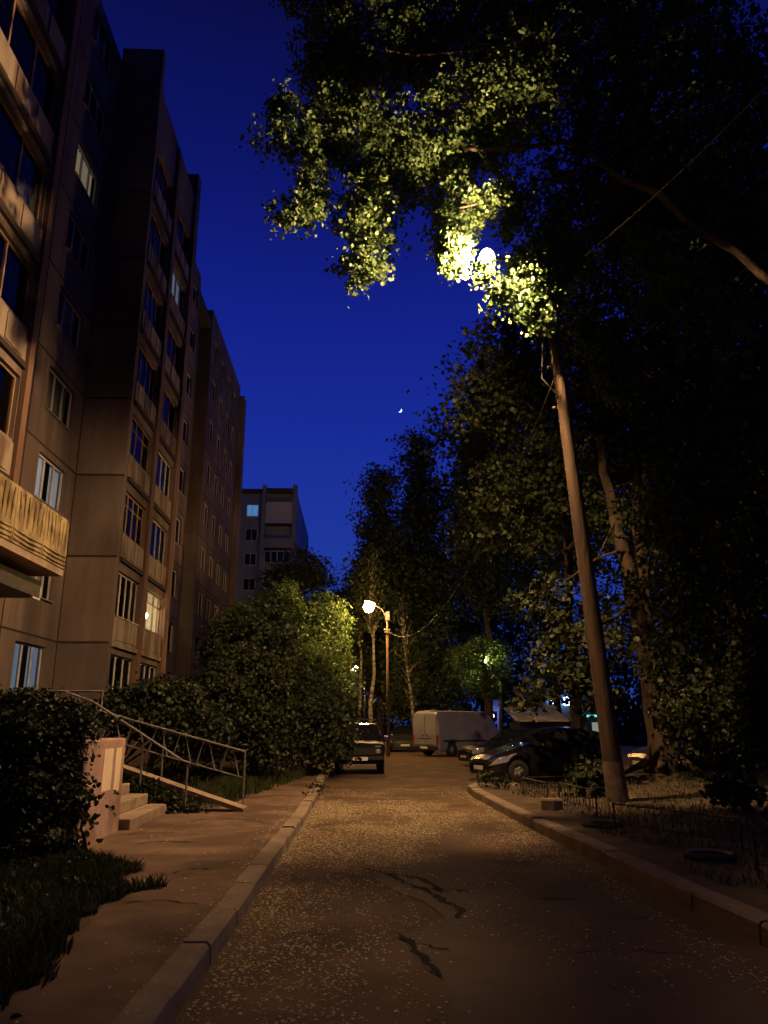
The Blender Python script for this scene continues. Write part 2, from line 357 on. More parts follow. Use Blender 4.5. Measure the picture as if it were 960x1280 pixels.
# worn newer asphalt layer, with its ragged broken edge and open cracks
edge = [(.55, 2.5), (.62, 4.0), (.52, 4.9), (.6, 5.5), (.42, 6.0), (.38, 6.7), (.62, 7.0), (.78, 7.2), (.66, 7.8), (.4, 8.3), (.22, 8.9), (.1, 9.5),
        (.5, 9.9), (1.0, 10.15), (1.5, 10.0), (2.0, 9.4), (2.45, 8.9), (2.7, 8.2), (2.72, 6.5), (2.8, 4), (2.9, 2.5)]
pm = MB(); pm.add([(x, y, .009) for x, y in edge], [tuple(range(len(edge)))[::-1]])
structure('road_patch', pm, M['patch'])
cm = MB()
def crack(pts, wd, seed):
    g = random.Random(seed); P_ = []
    for (a, b) in zip(pts, pts[1:]):
        for k in range(5):
            t = k / 5; P_.append((a[0] + (b[0] - a[0]) * t + g.uniform(-.025, .025), a[1] + (b[1] - a[1]) * t + g.uniform(-.04, .04)))
    P_.append(pts[-1]); n = len(P_); vs = []
    for i, p in enumerate(P_):
        q = P_[min(i + 1, n - 1)]; o_ = P_[max(i - 1, 0)]; dx, dy = q[0] - o_[0], q[1] - o_[1]; l_ = math.hypot(dx, dy) or 1
        w_ = wd * (.25 + g.random()) * (1 if 0 < i < n - 1 else .1)
        vs += [(p[0] - dy / l_ * w_, p[1] + dx / l_ * w_, .013), (p[0] + dy / l_ * w_, p[1] - dx / l_ * w_, .013)]
    cm.add(vs, [(2 * i, 2 * i + 1, 2 * i + 3, 2 * i + 2) for i in range(n - 1)])
crack([(.08, 9.6), (.35, 9.2), (.52, 8.7), (.72, 8.35), (.8, 7.9), (.95, 7.45), (.86, 7.15)], .04, 1)
crack([(.3, 9.25), (.58, 9.05), (.78, 8.75), (.86, 8.2)], .032, 2)
crack([(.72, 8.4), (.98, 8.3), (1.12, 8.25)], .034, 3)
crack([(.36, 6.75), (.44, 6.3), (.5, 5.9), (.58, 5.6)], .03, 4)
crack([(.45, 6.4), (.7, 6.2)], .02, 5)
crack([(1.7, 7.9), (2.1, 7.85)], .03, 6); crack([(1.4, 6.1), (2.0, 6.2), (2.5, 6.0)], .012, 7); crack([(.0, 10.3), (.2, 10.2)], .03, 8)
structure('road_crack', cm, M['crack'])
cm = MB()
crack([(-2.9, 10.6), (-2.5, 10.9), (-2.1, 10.8)], .03, 11); crack([(-1.9, 8.6), (-1.7, 8.9), (-1.5, 8.85)], .022, 12); crack([(-1.25, 12.5), (-1.6, 13.2), (-2.2, 13.4), (-2.6, 13.1)], .014, 13)
crack([(-1.3, 7.2), (-1.7, 7.4), (-2.0, 7.3)], .016, 14); crack([(-1.25, 15.5), (-1.8, 16), (-2.2, 15.8)], .015, 15); crack([(-3.2, 11.6), (-2.7, 11.8), (-2.2, 11.5), (-1.3, 11.7)], .012, 16)
cm.v = [(x, y, z + .112) for x, y, z in cm.v]
structure('pavement_crack', cm, M['crack'])

def kerb(pts, wd, h, side, step=1.0):
    g = random.Random(4); mb = MB()
    seg = []
    for a, b in zip(pts, pts[1:]):
        d = math.hypot(b[0] - a[0], b[1] - a[1]); n = max(1, round(d / step))
        seg += [((a[0] + (b[0] - a[0]) * i / n, a[1] + (b[1] - a[1]) * i / n), (a[0] + (b[0] - a[0]) * (i + 1) / n, a[1] + (b[1] - a[1]) * (i + 1) / n)) for i in range(n)]
    for a, b in seg:
        dx, dy = b[0] - a[0], b[1] - a[1]; l_ = math.hypot(dx, dy); ux, uy = dx / l_, dy / l_; nx, ny = -uy * side, ux * side
        gap = .008; j = g.uniform(-.012, .012); hh = h + g.uniform(-.014, .012); h2 = hh + g.uniform(-.012, .012); c = .025
        a2 = (a[0] + ux * gap + nx * j, a[1] + uy * gap + ny * j); b2 = (b[0] - ux * gap + nx * j, b[1] - uy * gap + ny * j)
        vs = []
        for (p, z) in ((a2, hh), (b2, h2)):
            vs += [(p[0], p[1], -.05), (p[0] + nx * .012, p[1] + ny * .012, z - c), (p[0] + nx * (.012 + c), p[1] + ny * (.012 + c), z), (p[0] + nx * wd, p[1] + ny * wd, z), (p[0] + nx * wd, p[1] + ny * wd, -.05)]
        mb.add(vs, [(i, (i + 1) % 5, (i + 1) % 5 + 5, i + 5) for i in range(5)] + [(0, 1, 2, 3, 4)[::-1], (5, 6, 7, 8, 9)])
    return mb
structure('left_kerb', kerb(KL, .2, .15, 1), M['kerb'])
structure('right_kerb', kerb(KR[:-2], .22, .17, -1), M['kerb'])
# pavement on the left and the raised earth verges
sw = [(-1.2, -3), (-1.2, 4.9), (-1.15, 7), (-1.1, 10), (-1.04, 14.2), (-1.02, 18), (-1.08, 24), (-1.3, 25), (-1.9, 24.4), (-2.4, 16.6), (-2.5, 14.9), (-3.6, 14.6), (-3.6, 9.9), (-2.4, 9.3), (-1.95, 6), (-1.9, -3)]
structure('pavement', MB().add([(x, y, .12) for x, y in sw], [tuple(range(len(sw)))[::-1]]), M['walk'])
lv = [(-1.2, -3), (-1.2, 4.9), (-1.15, 7), (-1.1, 10), (-1.04, 14.2), (-1.02, 18), (-1.08, 24), (-1.35, 25.2), (-2.1, 26.4), (-2.1, 62), (-9.4, 62), (-9.4, -3)]
structure('left_verge', MB().add([(x, y, .113) for x, y in lv], [tuple(range(len(lv)))[::-1]]), M['earth'])
rv = [(3.66, -3), (3.41, 3), (3.24, 6.3), (3.1, 9.6), (2.93, 14), (2.85, 18), (2.88, 19.5), (3.1, 20.15), (3.8, 20.58), (8, 20.8)]
rvm = MB(); rvm.add([(x, y, .15) for x, y in rv] + [(x + 3.2, y, .17) for x, y in rv[:8]] + [(8, 20.58, .36), (9, 20.8, .4)] + [(40, y, .45) for x, y in rv],
                    [(i, i + 10, i + 11, i + 1) for i in range(9)] + [(i + 10, i + 20, i + 21, i + 11) for i in range(9)])
structure('right_verge', rvm, M['earth'])

# fallen blossom and leaves on the road
g = np.random.default_rng(3); k = 42000
px = g.uniform(-.95, 2.75, k * 3); py = 3.2 + 17.5 * g.random(k * 3) ** .8
import mathutils.noise as mn
den = np.array([.42 + 1.2 * mn.noise(Vector((a * 1.1, b * .6, 2.))) + .5 * mn.noise(Vector((a * 4, b * 2.5, 5.))) for a, b in zip(px, py)])
inside = ((px > .55) & (py < 9.7) & (px > .3)) | ((py > 8.6) & (py < 9.9) & (px > .7) & (px < 2.2))
den = den + np.where((py > 9.5) & (px < 1.3), .28, -.05) - np.where(px > 1.9, .1, 0); den = np.where(inside, den * .12, den) + np.where((px < -.68) | (px > 2.45), .35, 0)
den = np.where((py > 10) & (py < 11.3) & (px > .8), den * .45, den); den = np.where(py > 17.5, den * .25, den) * np.clip(.35 + (py - 3) / 9, .35, 1)
ok = g.random(k * 3) < np.clip(den, 0, 1); px, py = px[ok][:k], py[ok][:k]
qx = np.concatenate([g.uniform(-3.2, -1.0, 700), -1.12 - np.abs(g.normal(size=500)) * .12]); qy = g.uniform(4, 22, 1200); keep = (qx > -1.9) | (qy > 10.5) & (qx > -3.1) & (qy < 13.5)
nr = len(px); px = np.concatenate([px, qx[keep]]); py = np.concatenate([py, qy[keep]]); k = len(px)
a = g.random(k) * 6.283; sz = .006 + .013 * g.random(k) ** 1.5; tl = g.normal(size=(k, 2)) * .25
dx, dy = np.cos(a) * sz, np.sin(a) * sz
zz = .016 + .004 * g.random(k); zz[nr:] += .114; zz[nr:] = np.where(px[nr:] > -1.18, zz[nr:] + .03, zz[nr:])
V = np.stack([np.stack([px + sx_ * dx - sy_ * dy * .6, py + sx_ * dy + sy_ * dx * .6, zz + sz * (sx_ * tl[:, 0] + sy_ * tl[:, 1]) * .5], 1) for sx_, sy_ in ((-1, 0), (0, -1), (1, 0), (0, 1))], 1)
tag(np_mesh('fallen_leaves', V.reshape(-1, 3), (np.arange(k) * 4)[:, None] + np.arange(4), M['litter']), 'pale fallen petals and leaves scattered over the road', 'fallen leaves', kind='stuff')

def grass(poly_test, box, n, h, label, zf, seed, m='grass', clump=1.2):
    g = np.random.default_rng(seed)
    x = g.uniform(box[0], box[1], n * 4); y = g.uniform(box[2], box[3], n * 4)
    keep = np.array([poly_test(a, b) and mn.noise(Vector((a * clump, b * clump, seed))) + g.random() * .9 > .25 for a, b in zip(x, y)])
    x, y = x[keep][:n], y[keep][:n]; k = len(x); z = np.array([zf(a, b) for a, b in zip(x, y)])
    a = g.random(k) * 6.283; hh = h * (.4 + .8 * g.random(k)); lean = hh * (.2 + .5 * g.random(k)); wv = .004 + .006 * g.random(k)
    b_ = g.random(k) * 6.283
    p = np.stack([x, y, z], 1); sd = np.stack([np.cos(a) * wv, np.sin(a) * wv, 0 * a], 1); ln = np.stack([np.cos(b_) * lean, np.sin(b_) * lean, hh], 1)
    mid = p + ln * np.array([.35, .35, .6])
    V = np.stack([p - sd, p + sd, mid + sd * .7, p + ln, mid - sd * .7], 1)
    F = (np.arange(k) * 5)[:, None] + np.arange(5)
    return tag(np_mesh('grass', V.reshape(-1, 3), F, M[m]), label, 'grass', kind='stuff')
def edge_left(x, y):
    ex = -1.9 + .12 * math.sin(y * 1.7) + .5 * mn.noise(Vector((x * 2.5, y * 2.5, 9))) - max(0, y - 6.2) * .16 if y < 9 else -2.4 - (y - 9) * .9
    return x < ex
grass(edge_left, (-4.6, -1.4, 3.6, 10.2), 26000, .13, 'rough dark grass along the pavement in front of the bush', lambda x, y: .113, 5)
grass(lambda x, y: x < -1.25 - max(0, (24.5 - y)) * .13, (-7, -1.1, 15.4, 25.6), 17000, .26, 'grass strip between the ramp and the hedge', lambda x, y: .113, 6)
V, F = leaf_cloud([(x, y, .15, .3, .3, .07) for x, y in [(-2.3, 5.0), (-2.6, 6.2), (-2.9, 7.2), (-2.5, 7.8), (-3.2, 8.4), (-3.4, 6.6), (-2.1, 4.3), (-3.0, 5.4), (-2.75, 8.9), (-3.8, 7.8), (-3.6, 9.0)]], 2600, .05, spread=.12, per=10, shell=.05, seed=301, fine=True)
V[:, 2] = np.maximum(V[:, 2], .12); tag(np_mesh('weeds', V, F, M['leaf_bush']), 'low broadleaf weeds mixed into the dark grass by the pavement', 'weeds', kind='stuff')
def rvz(x, y): return .15 + min(.25, max(0, (x - 5.8) * .1))
grass(lambda x, y: x > 3.55 + .2 * math.sin(y * 2.1), (3.2, 11, 4, 20.3), 13000, .1, 'patchy grass and weeds on the verge right of the road', rvz, 8)

# ------------------------------------------------------------------ building facades
def facade(mb, x, y0, y1, z0, z1, holes, reveal=.22):
    Y = sorted({y0, y1, *[h[i] for h in holes for i in (0, 1)]}); Z = sorted({z0, z1, *[h[i] for h in holes for i in (2, 3)]})
    for a, b in zip(Y, Y[1:]):
        for c, d in zip(Z, Z[1:]):
            ym, zm = (a + b) / 2, (c + d) / 2
            if any(h[0] < ym < h[1] and h[2] < zm < h[3] for h in holes): continue
            mb.add([(x, a, c), (x, b, c), (x, b, d), (x, a, d)], [(0, 1, 2, 3)])
    for a, b, c, d in holes:
        q = x - reveal
        mb.add([(x, a, c), (x, b, c), (x, b, d), (x, a, d), (q, a, c), (q, b, c), (q, b, d), (q, a, d)], [(0, 4, 5, 1), (1, 5, 6, 2), (2, 6, 7, 3), (3, 7, 4, 0)])
    return mb

def window(root, o, x, a, b, c, d, sashes=3, cur=None, fm='frame', sill=True, cover=1., transom=False, seed=0, split=0):
    g = random.Random(seed * 31 + int(c * 10)); t = .06
    mb = MB(); xf, xb = x - .1, x - .16
    mb.box(xb, xf, a, b, c, c + t); mb.box(xb, xf, a, b, d - t, d); mb.box(xb, xf, a, a + t, c + t, d - t); mb.box(xb, xf, b - t, b, c + t, d - t)
    for i in range(1, sashes):
        y = a + (b - a) * i / sashes; mb.box(xb, xf, y - t * .6, y + t * .6, c + t, d - t)
    if transom:
        z = d - (d - c) * .3
        for i in range(sashes):
            y0 = a + (b - a) * i / sashes + t * .6 + .001; y1 = a + (b - a) * (i + 1) / sashes - t * .6 - .001
            if i == 0: y0 = a + t + .001
            if i == sashes - 1: y1 = b - t - .001
            mb.box(xb + .004, xf - .004, y0, y1, z - .025, z + .025)
    f = off(mb, o).build('window', M[fm], root)
    off(MB().add([(x - .13, a + .01, c + .01), (x - .13, b - .01, c + .01), (x - .13, b - .01, d - .01), (x - .13, a + .01, d - .01)], [(0, 1, 2, 3)]), o).build('pane', M['glass'], f)
    if sill: off(MB().box(x - .095, x + .07, a - .05, b + .05, c - .04, c - .004), o).build('sill', M['sill'], f)
    if cur:
        cm_ = MB(); spans = [(a + .02, a + (b - a) * cover)] if not split else [(a + .02, a + (b - a) * split), (b - (b - a) * split, b - .02)]
        for y0, y1 in spans:
            n = max(6, int((y1 - y0) / .05)); vs = []
            for i in range(n + 1):
                y = y0 + (y1 - y0) * i / n; xx = x - .22 + .035 * math.sin(i * 1.9 + g.random()) + g.uniform(-.008, .008)
                vs += [(xx, y, c + .02), (xx, y, d - .04)]
            cm_.add(vs, [(2 * i, 2 * i + 2, 2 * i + 3, 2 * i + 1) for i in range(n)])
        off(cm_, o).build('curtain', M[cur], f, True)
    return f

B0 = (-9.5, 25., 0.)
bld = thing('apartment_building', B0, 'long grey panel apartment block with loggias lining the left of the road', 'building')
XF, XP = -9.5, -7.9
fl = [1.3 + 2.8 * k for k in range(9)]            # storey joints
wall = MB(); room = MB()
# recessed entrance bay
rec = [(21.95, 24.1, z + 1.15 if k else 2.45, z + 2.6 if k else 3.85) for k, z in enumerate([fl[0]] + fl[1:])]
rec = [(21.95, 24.1, 2.45, 3.85)] + [(21.95, 24.1, z + 1.15, z + 2.55) for z in fl[1:]]
facade(wall, XF, 17.05, 25, 0, 26.9, rec)
# near block
loN = [(y0, y1, z + .95, z + 2.5) for z in fl for y0, y1 in ((9.2, 12.6), (13.0, 16.75))]
facade(wall, XP, -10, 17.05, 0, 26.9, loN)
wall.add([(XP, 17.05, 0), (XF, 17.05, 0), (XF, 17.05, 26.9), (XP, 17.05, 26.9)], [(0, 1, 2, 3)])
# projecting block with the two columns of loggias
lo2 = [(25.35, 27.95, 2.4, 3.78), (28.45, 31.4, 2.4, 3.78)] + [(y0, y1, z + .92, z + 2.4) for z in fl[1:8] for y0, y1 in ((25.35, 27.95), (28.45, 31.4))]
facade(wall, XP, 25, 32.6, 0, 25.75, lo2)
wall.add([(XF, 25, 0), (XP, 25, 0), (XP, 25, 25.75), (XF, 25, 25.75)], [(0, 1, 2, 3)])
wall.box(XF, XP + .003, 24.93, 25.3, 25.0, 27.5); wall.box(XF + .5, XP + .003, 32.0, 32.63, 0, 27.4)
segA = [(y, y + 1.7, z + 1.0, z + 2.45) for z in fl for y in (33.6, 36.2, 38.8)]
facade(wall, XF, 32.6, 41, 0, 27.3, segA)
wall.add([(XF, 41, 0), (-10.3, 41, 0), (-10.3, 41, 27.3), (XF, 41, 27.3)], [(0, 1, 2, 3)])
wall.add([(-10.3, 41, 0), (-10.3, 45, 0), (-10.3, 45, 27.3), (-10.3, 41, 27.3)], [(0, 1, 2, 3)])
segB = [(y, y + 1.7, z + 1.0, z + 2.45) for z in fl for y in (46, 48.7, 51.4, 54.1)]
facade(wall, XF, 45, 57, 0, 27.5, segB)
wall.add([(-10.3, 45, 0), (XF, 45, 0), (XF, 45, 27.5), (-10.3, 45, 27.5)], [(0, 1, 2, 3)])
wall.box(-10.6, XF + .35, 57, 58.2, 0, 26.8)
wall.add([(-22, 58.2, 0), (-22, -10, 0), (-22, -10, 26), (-22, 58.2, 26)], [(0, 1, 2, 3)])
wall.add([(-22, -10, 0), (XP, -10, 0), (XP, -10, 26), (-22, -10, 26)], [(0, 1, 2, 3)])
wall.add([(-22, 58.2, 0), (-10.6, 58.2, 0), (-10.6, 58.2, 26), (-22, 58.2, 26)], [(0, 3, 2, 1)])
off(wall, B0).build('wall', M['panel'], bld)
rf = MB().box(-22, XF - .05, -10, 58, 26.2, 26.6).box(XF - .04, XP - .05, -9.9, 17, 26.3, 26.6).box(XF - .04, XP - .05, 25.4, 31.9, 25.2, 25.6)
off(rf, B0).build('roof', M['roofing'], bld)
rr = MB()
rr.add([(-10.9, -10, 0), (-10.9, 58, 0), (-10.9, 58, 26.2), (-10.9, -10, 26.2)], [(0, 1, 2, 3)])
rr.add([(-9.1, -10, 0), (-9.1, 17, 0), (-9.1, 17, 26.2), (-9.1, -10, 26.2)], [(0, 1, 2, 3)])
rr.add([(-9.3, 25.1, 0), (-9.3, 31.9, 0), (-9.3, 31.9, 25.2), (-9.3, 25.1, 25.2)], [(0, 1, 2, 3)])
for z in fl[1:]:
    for (xa, ya, yb) in ((-9.1, -9.9, 17.0), (-9.3, 25.1, 31.9)): rr.add([(xa, ya, z - .1), (xa, yb, z - .1), (XP - .25, yb, z - .1), (XP - .25, ya, z - .1)], [(0, 1, 2, 3)])
for y in (12.8, 28.2): rr.add([(-9.3, y, 0), (XP - .25, y, 0), (XP - .25, y, 25), (-9.3, y, 25)], [(0, 1, 2, 3)])
off(rr, B0).build('interior_wall', M['room'], bld)
jt = MB()
for z in fl:
    jt.box(XF, XF + .006, 17.06, 25, z - .03, z + .03); jt.box(XF + .02, XP + .003, 24.99, 24.995, z - .035, z + .035)
    jt.box(XF, XF + .006, 32.64, 41, z - .03, z + .03); jt.box(XF, XF + .006, 45, 57, z - .03, z + .03)
jt.box(XF, XF + .006, 24.9, 24.98, 0, 26); jt.box(XF, XF + .008, 20.9, 20.96, 0, 26)
for y in (36, 38.6): jt.box(XF, XF + .007, y - .02, y + .02, 0, 27)
for y in (48.4, 51.1, 53.8): jt.box(XF, XF + .007, y - .02, y + .02, 0, 27)
off(jt, B0).build('panel_joint', M['joint'], bld)
# brown pilasters between the loggia columns
for (xx, a, b, z0, z1) in ((XP, 27.98, 28.42, 0, 25.4), (XP, 31.43, 31.95, 0, 25.4), (XP, 16.78, 17.04, 0, 26.4), (XP, 12.63, 12.97, 0, 26.4)):
    off(MB().box(xx - .02, xx + .13, a, b, z0, z1), B0).build('pilaster', M['pilaster'], bld)
# loggia parapets with raised concrete blocks and slab edges
def loggia(y0, y1, z):
    pr = MB().box(XP + .002, XP + .04, y0, y1, z + .06, z + .86)
    p = off(pr, B0).build('loggia_parapet', M['loggia'], bld)
    q = MB(); L_ = y1 - y0
    for a, b in ((.08, .3), (.4, .62), (.7, .94)):
        q.box(XP + .042, XP + .07, y0 + L_ * a, y0 + L_ * b, z + .14, z + .8)
    off(q, B0).build('raised_block', M['loggia'], p)
    off(MB().box(XP + .002, XP + .1, y0 - .0, y1 + .0, z - .1, z + .05), B0).build('floor_slab', M['joint'] if z > 4.5 else M['loggia'], p)
for i, (y0, y1) in enumerate(((25.3, 27.97), (28.43, 31.42))):
    for k, z in enumerate(fl[1:8]): loggia(y0, y1, z)
for k, z in enumerate(fl[2:9]): loggia(13.0, 16.77, z)
# windows, each its own part
for i, (a, b, c, d) in enumerate(rec):
    cur = {0: 'curtain_cool', 1: 'curtain', 2: 'curtain_cool', 6: 'curtain_warm'}.get(i, 'curtain_dim' if i in (3, 5, 8) else 'curtain' if i == 4 else None)
    window(bld, B0, XF, a, b, c, d, 3 if i != 1 else 4, cur, seed=i, split=.36 if i in (0, 2) else 0, cover=.9)
for i, (a, b, c, d) in enumerate(loN):
    if a > 12 and c > 5: window(bld, B0, XP, a, b, c, d, 3, 'curtain_dim' if i % 3 == 0 else None, 'frame_wood' if i % 4 else 'frame', False, seed=i + 20)
for i, (a, b, c, d) in enumerate(lo2):
    cur = {0: 'curtain', 1: 'curtain', 2: 'curtain', 4: 'curtain_dim', 5: 'curtain', 13: 'curtain_cool', 6: 'curtain_dim', 7: 'curtain', 9: 'curtain_dim', 10: 'curtain', 12: 'curtain_dim'}.get(i)
    window(bld, B0, XP, a, b, c, d, 4 if i % 3 else 3, cur, 'frame' if i in (0, 1, 2, 5, 7) else 'frame_wood', i == 2, seed=i + 50, transom=i in (4, 6, 3), split=.3 if i in (2, 5) else 0, cover=.55 if i == 3 else .85)
for i, (a, b, c, d) in enumerate(segA):
    cur = {4: 'curtain_cool', 10: 'curtain_cool'}.get(i, 'curtain_dim' if i % 4 == 1 else None)
    window(bld, B0, XF, a, b, c, d, 2, cur, 'frame', True, seed=i + 80, cover=.35 if i in (4, 10) else .7)
for i, (a, b, c, d) in enumerate(segB):
    if c > 7: window(bld, B0, XF, a, b, c, d, 2, 'curtain_dim' if i % 5 == 1 else None, 'frame', False, seed=i + 120)
# the lamp burning inside the lit loggia
off(MB().add([(-9.25, 28.25, 4.02), (-9.25, 31.85, 4.02), (-9.25, 31.85, 6.78), (-9.25, 28.25, 6.78)], [(0, 1, 2, 3)]).add([(-9.24, 31.8, 4.02), (-8.2, 31.8, 4.02), (-8.2, 31.8, 6.78), (-9.24, 31.8, 6.78)], [(3, 2, 1, 0)]), B0).build('loggia_wall', M['curtain'], bld)
cl = MB().sphere((-8.36, 30.5, 5.7), .14, 6).sphere((-8.3, 29.7, 5.78), .08, 6)
off(cl, B0).build('loggia_lamp', M['bulb_room'], bld)

# ornamented balcony with stained concrete panels
BO = (-7.9, 14., 4.55)
bal = thing('entrance_balcony', BO, 'stained yellowish balcony with relief panels jutting out above the porch', 'balcony')
off(MB().box(-7.895, -6.02, 8.5, 15.72, 4.5, 4.64), BO).build('slab', M['concrete'], bal)
for i, (a, b) in enumerate(((8.5, 10.2), (10.22, 11.9), (11.92, 13.2), (13.22, 14.5), (14.52, 15.72))):
    p = off(MB().box(-6.1, -6.0, a, b, 4.642, 5.66), BO).build('parapet_panel', M['balcony'], bal)
    q = MB(); L_ = b - a
    for j in range(3): q.tube([(-6.0, a + .04, 4.72 + j * .085), (-5.985, a + L_ * .5, 4.70 + j * .085), (-6.0, b - .04, 4.72 + j * .085)], .022, 6)
    for u in (.12, .26, .4, .6, .74, .88): q.tube([(-6.0, a + L_ * u, 5.0), (-5.99, a + L_ * u, 5.3), (-5.995, a + L_ * (.5 + (u - .5) * 1.1), 5.6)], [.012, .03, .02], 8)
    off(q, BO).build('relief', M['balcony'], p, bevel=.012)
off(MB().box(-7.895, -6.11, 15.62, 15.72, 4.642, 5.66), BO).build('end_panel', M['balcony'], bal)
can = thing('entrance_canopy', (-7.9, 13.5, 3.9), 'dark flat canopy under the stained balcony', 'canopy')
off(MB().box(-7.89, -6.35, 9, 15.5, 4.02, 4.35), (-7.9, 13.5, 3.9)).build('canopy_beam', M['darkmetal'], can)
off(MB().box(-6.42, -6.36, 15.2, 15.56, 3.98, 4.28), (-7.9, 13.5, 3.9)).build('bracket', M['frame'], can)

# ------------------------------------------------------------------ porch, stairs, ramp and railings
ST = (-3.9, 13.2, .1)
st = thing('porch_stairs', ST, 'worn concrete steps climbing left beside the plastered wall', 'stairs')
sm = MB()
for k in range(5):
    sm.box(-8 if k == 4 else -6.5, -3.25 - .33 * k, 12.02, 14.25, .1 + .17 * k, .27 + .17 * k)
off(sm, ST).build('step', M['concrete'], st, bevel=.015)
PW = (-3.5, 11.1, .1)
pw = thing('porch_wall', PW, 'pinkish plastered low wall with two pale patches beside the steps', 'wall')
off(MB().box(-3.66, -3.4, 10.25, 12.0, .05, 1.4), PW).build('wall_body', M['plaster'], pw, bevel=.03)
for (y0, y1, z0, z1) in ((11.02, 11.42, .72, 1.27), (11.55, 11.82, .68, 1.27)):
    off(MB().box(-3.41, -3.396, y0, y1, z0, z1), PW).build('pale_patch', M['patch_pale'], pw)
RP = (-3.1, 14.9, .1)
rpm = thing('stroller_ramp', RP, 'narrow concrete ramp sloping down to the pavement beside the steps', 'ramp')
ra = MB(); ra.add([(-1.95, 14.35, .1), (-1.95, 14.8, .1), (-1.95, 14.35, .17), (-1.95, 14.8, .17), (-5.2, 14.75, 1.06), (-5.2, 15.2, 1.06), (-5.2, 14.75, 1.16), (-5.2, 15.2, 1.16)],
                  [(0, 1, 3, 2), (4, 6, 7, 5), (0, 2, 6, 4), (1, 5, 7, 3), (2, 3, 7, 6), (0, 4, 5, 1)])
off(ra, RP).build('ramp_slab', M['concrete'], rpm)
off(MB().box(-5.1, -4.9, 14.8, 15.15, .1, 1.02), RP).build('support', M['concrete'], rpm)
RA = (-4., 15.3, .1)
rl = thing('ramp_railing', RA, 'welded metal railing with zigzag bars sloping down along the ramp', 'railing')
a_, b_ = Vector((-6.6, 15.45, 2.28)), Vector((-2.05, 15.0, 1.1)); dz = Vector((0, 0, .46))
off(MB().tube([a_, b_], .02), RA).build('top_rail', M['railing'], rl)
off(MB().tube([a_ - dz * 1.05, b_ - dz], .014), RA).build('bottom_rail', M['railing'], rl)
n = 20
for i in range(n):
    t = i / n; t2 = (i + .55) / n
    p0 = a_.lerp(b_, t); p1 = a_.lerp(b_, t2); p2 = a_.lerp(b_, (i + 1) / n)
    off(MB().bar(p0 - dz * (i % 2 == 0), p1 - dz * (i % 2), .03), RA).build('zigzag_bar', M['railing'], rl)
for t in (0, .33, .66, 1):
    p = a_.lerp(b_, t); off(MB().tube([(p.x, p.y, .08), (p.x, p.y, p.z)], .017), RA).build('post', M['railing'], rl)
HA = (-3.7, 14.3, .1)
hr = thing('stair_handrail', HA, 'single pale pipe handrail slanting down over the steps', 'handrail')
off(MB().tube([(-5.2, 14.3, 2.15), (-4.7, 14.3, 1.98), (-3.05, 14.3, .98), (-2.9, 14.3, .93)], .02), HA).build('top_rail', M['railing'], hr)
for x, z0, z1 in ((-2.95, .1, .95), (-3.75, .6, 1.42), (-4.6, .9, 1.9)): off(MB().tube([(x, 14.3, z0), (x, 14.3, z1)], .017), HA).build('post', M['railing'], hr)
LR = (-6.3, 15.9, .9)
lr = thing('landing_railing', LR, 'dark railing around the porch landing under the balcony', 'railing')
off(MB().tube([(-7.85, 15.8, 2.22), (-5.0, 15.8, 2.22)], .022).tube([(-7.85, 15.8, 1.3), (-5.0, 15.8, 1.3)], .016), LR).build('rail', M['railing'], lr)
for i in range(12):
    x = -7.8 + i * .23; off(MB().bar((x, 15.8, 1.3 if i % 2 else 2.22), (x + .23, 15.8, 2.22 if i % 2 else 1.3), .022), LR).build('zigzag_bar', M['railing'], lr)
for x in (-7.8, -6.4, -5.02): off(MB().tube([(x, 15.8, .1), (x, 15.8, 2.22)], .02), LR).build('post', M['railing'], lr)

# ------------------------------------------------------------------ lamps and poles
def shade_hood(c, ax, half, r, n=10, k=20):
    ax = Vector(ax).normalized(); a = ax.orthogonal().normalized(); b = ax.cross(a); mb = MB()
    vs = []; fs = []
    for s_, rr_ in ((0, r), (1, r - .012)):
        for i in range(n + 1):
            th = half * i / n
            for j in range(k):
                ph = 2 * math.pi * j / k; vs.append(Vector(c) + (ax * math.cos(th) + (a * math.cos(ph) + b * math.sin(ph)) * math.sin(th)) * rr_)
    m_ = (n + 1) * k
    for s_ in (0, 1):
        for i in range(n):
            for j in range(k): fs.append((s_ * m_ + i * k + j, s_ * m_ + i * k + (j + 1) % k, s_ * m_ + (i + 1) * k + (j + 1) % k, s_ * m_ + (i + 1) * k + j))
    for j in range(k): fs.append((n * k + j, n * k + (j + 1) % k, m_ + n * k + (j + 1) % k, m_ + n * k + j))
    return mb.add(vs, fs)
PB = (5.08, 15.6, .15); PT = (4.05, 14.75, 11.2); LP = (2.54, 14., 10.95)
pl = thing('street_lamp', PB, 'tall leaning brown lamp post whose glaring lamp sits in the leaves by the right kerb', 'street lamp', 'street lamps')
pv, tv = Vector(PB) - Vector((0, 0, .3)), Vector(PT)
off(MB().tube([pv.lerp(tv, t) for t in (0, .04, .1, .25, .5, .75, 1)], [.205, .2, .187, .172, .15, .125, .1], 16), PB).build('pole', M['pole'], pl, True)
off(MB().tube([pv.lerp(tv, t) for t in (.022, .06, .094)], [.212, .203, .194], 16, False), PB).build('whitewashed_base', M['whitewash'], pl, True)
arm = MB().tube([tv + Vector((.05, .02, -.35)), tv + Vector((-.25, -.1, .05)), Vector(LP) + Vector((.5, .25, .16)), Vector(LP) + Vector((.2, .1, .12))], .035)
off(arm, PB).build('arm', M['steel'], pl)
HAX = (.75, .5, .43)
off(shade_hood(LP, HAX, R(54), .28), PB).build('shade_hood', M['darkmetal'], pl, True)  # added hood, turned to keep lamp light off the upper right leaves
off(MB().sphere(LP, .07, 6, (1.15, 1, 1)), PB).build('bulb', M['bulb_main'], pl, True)
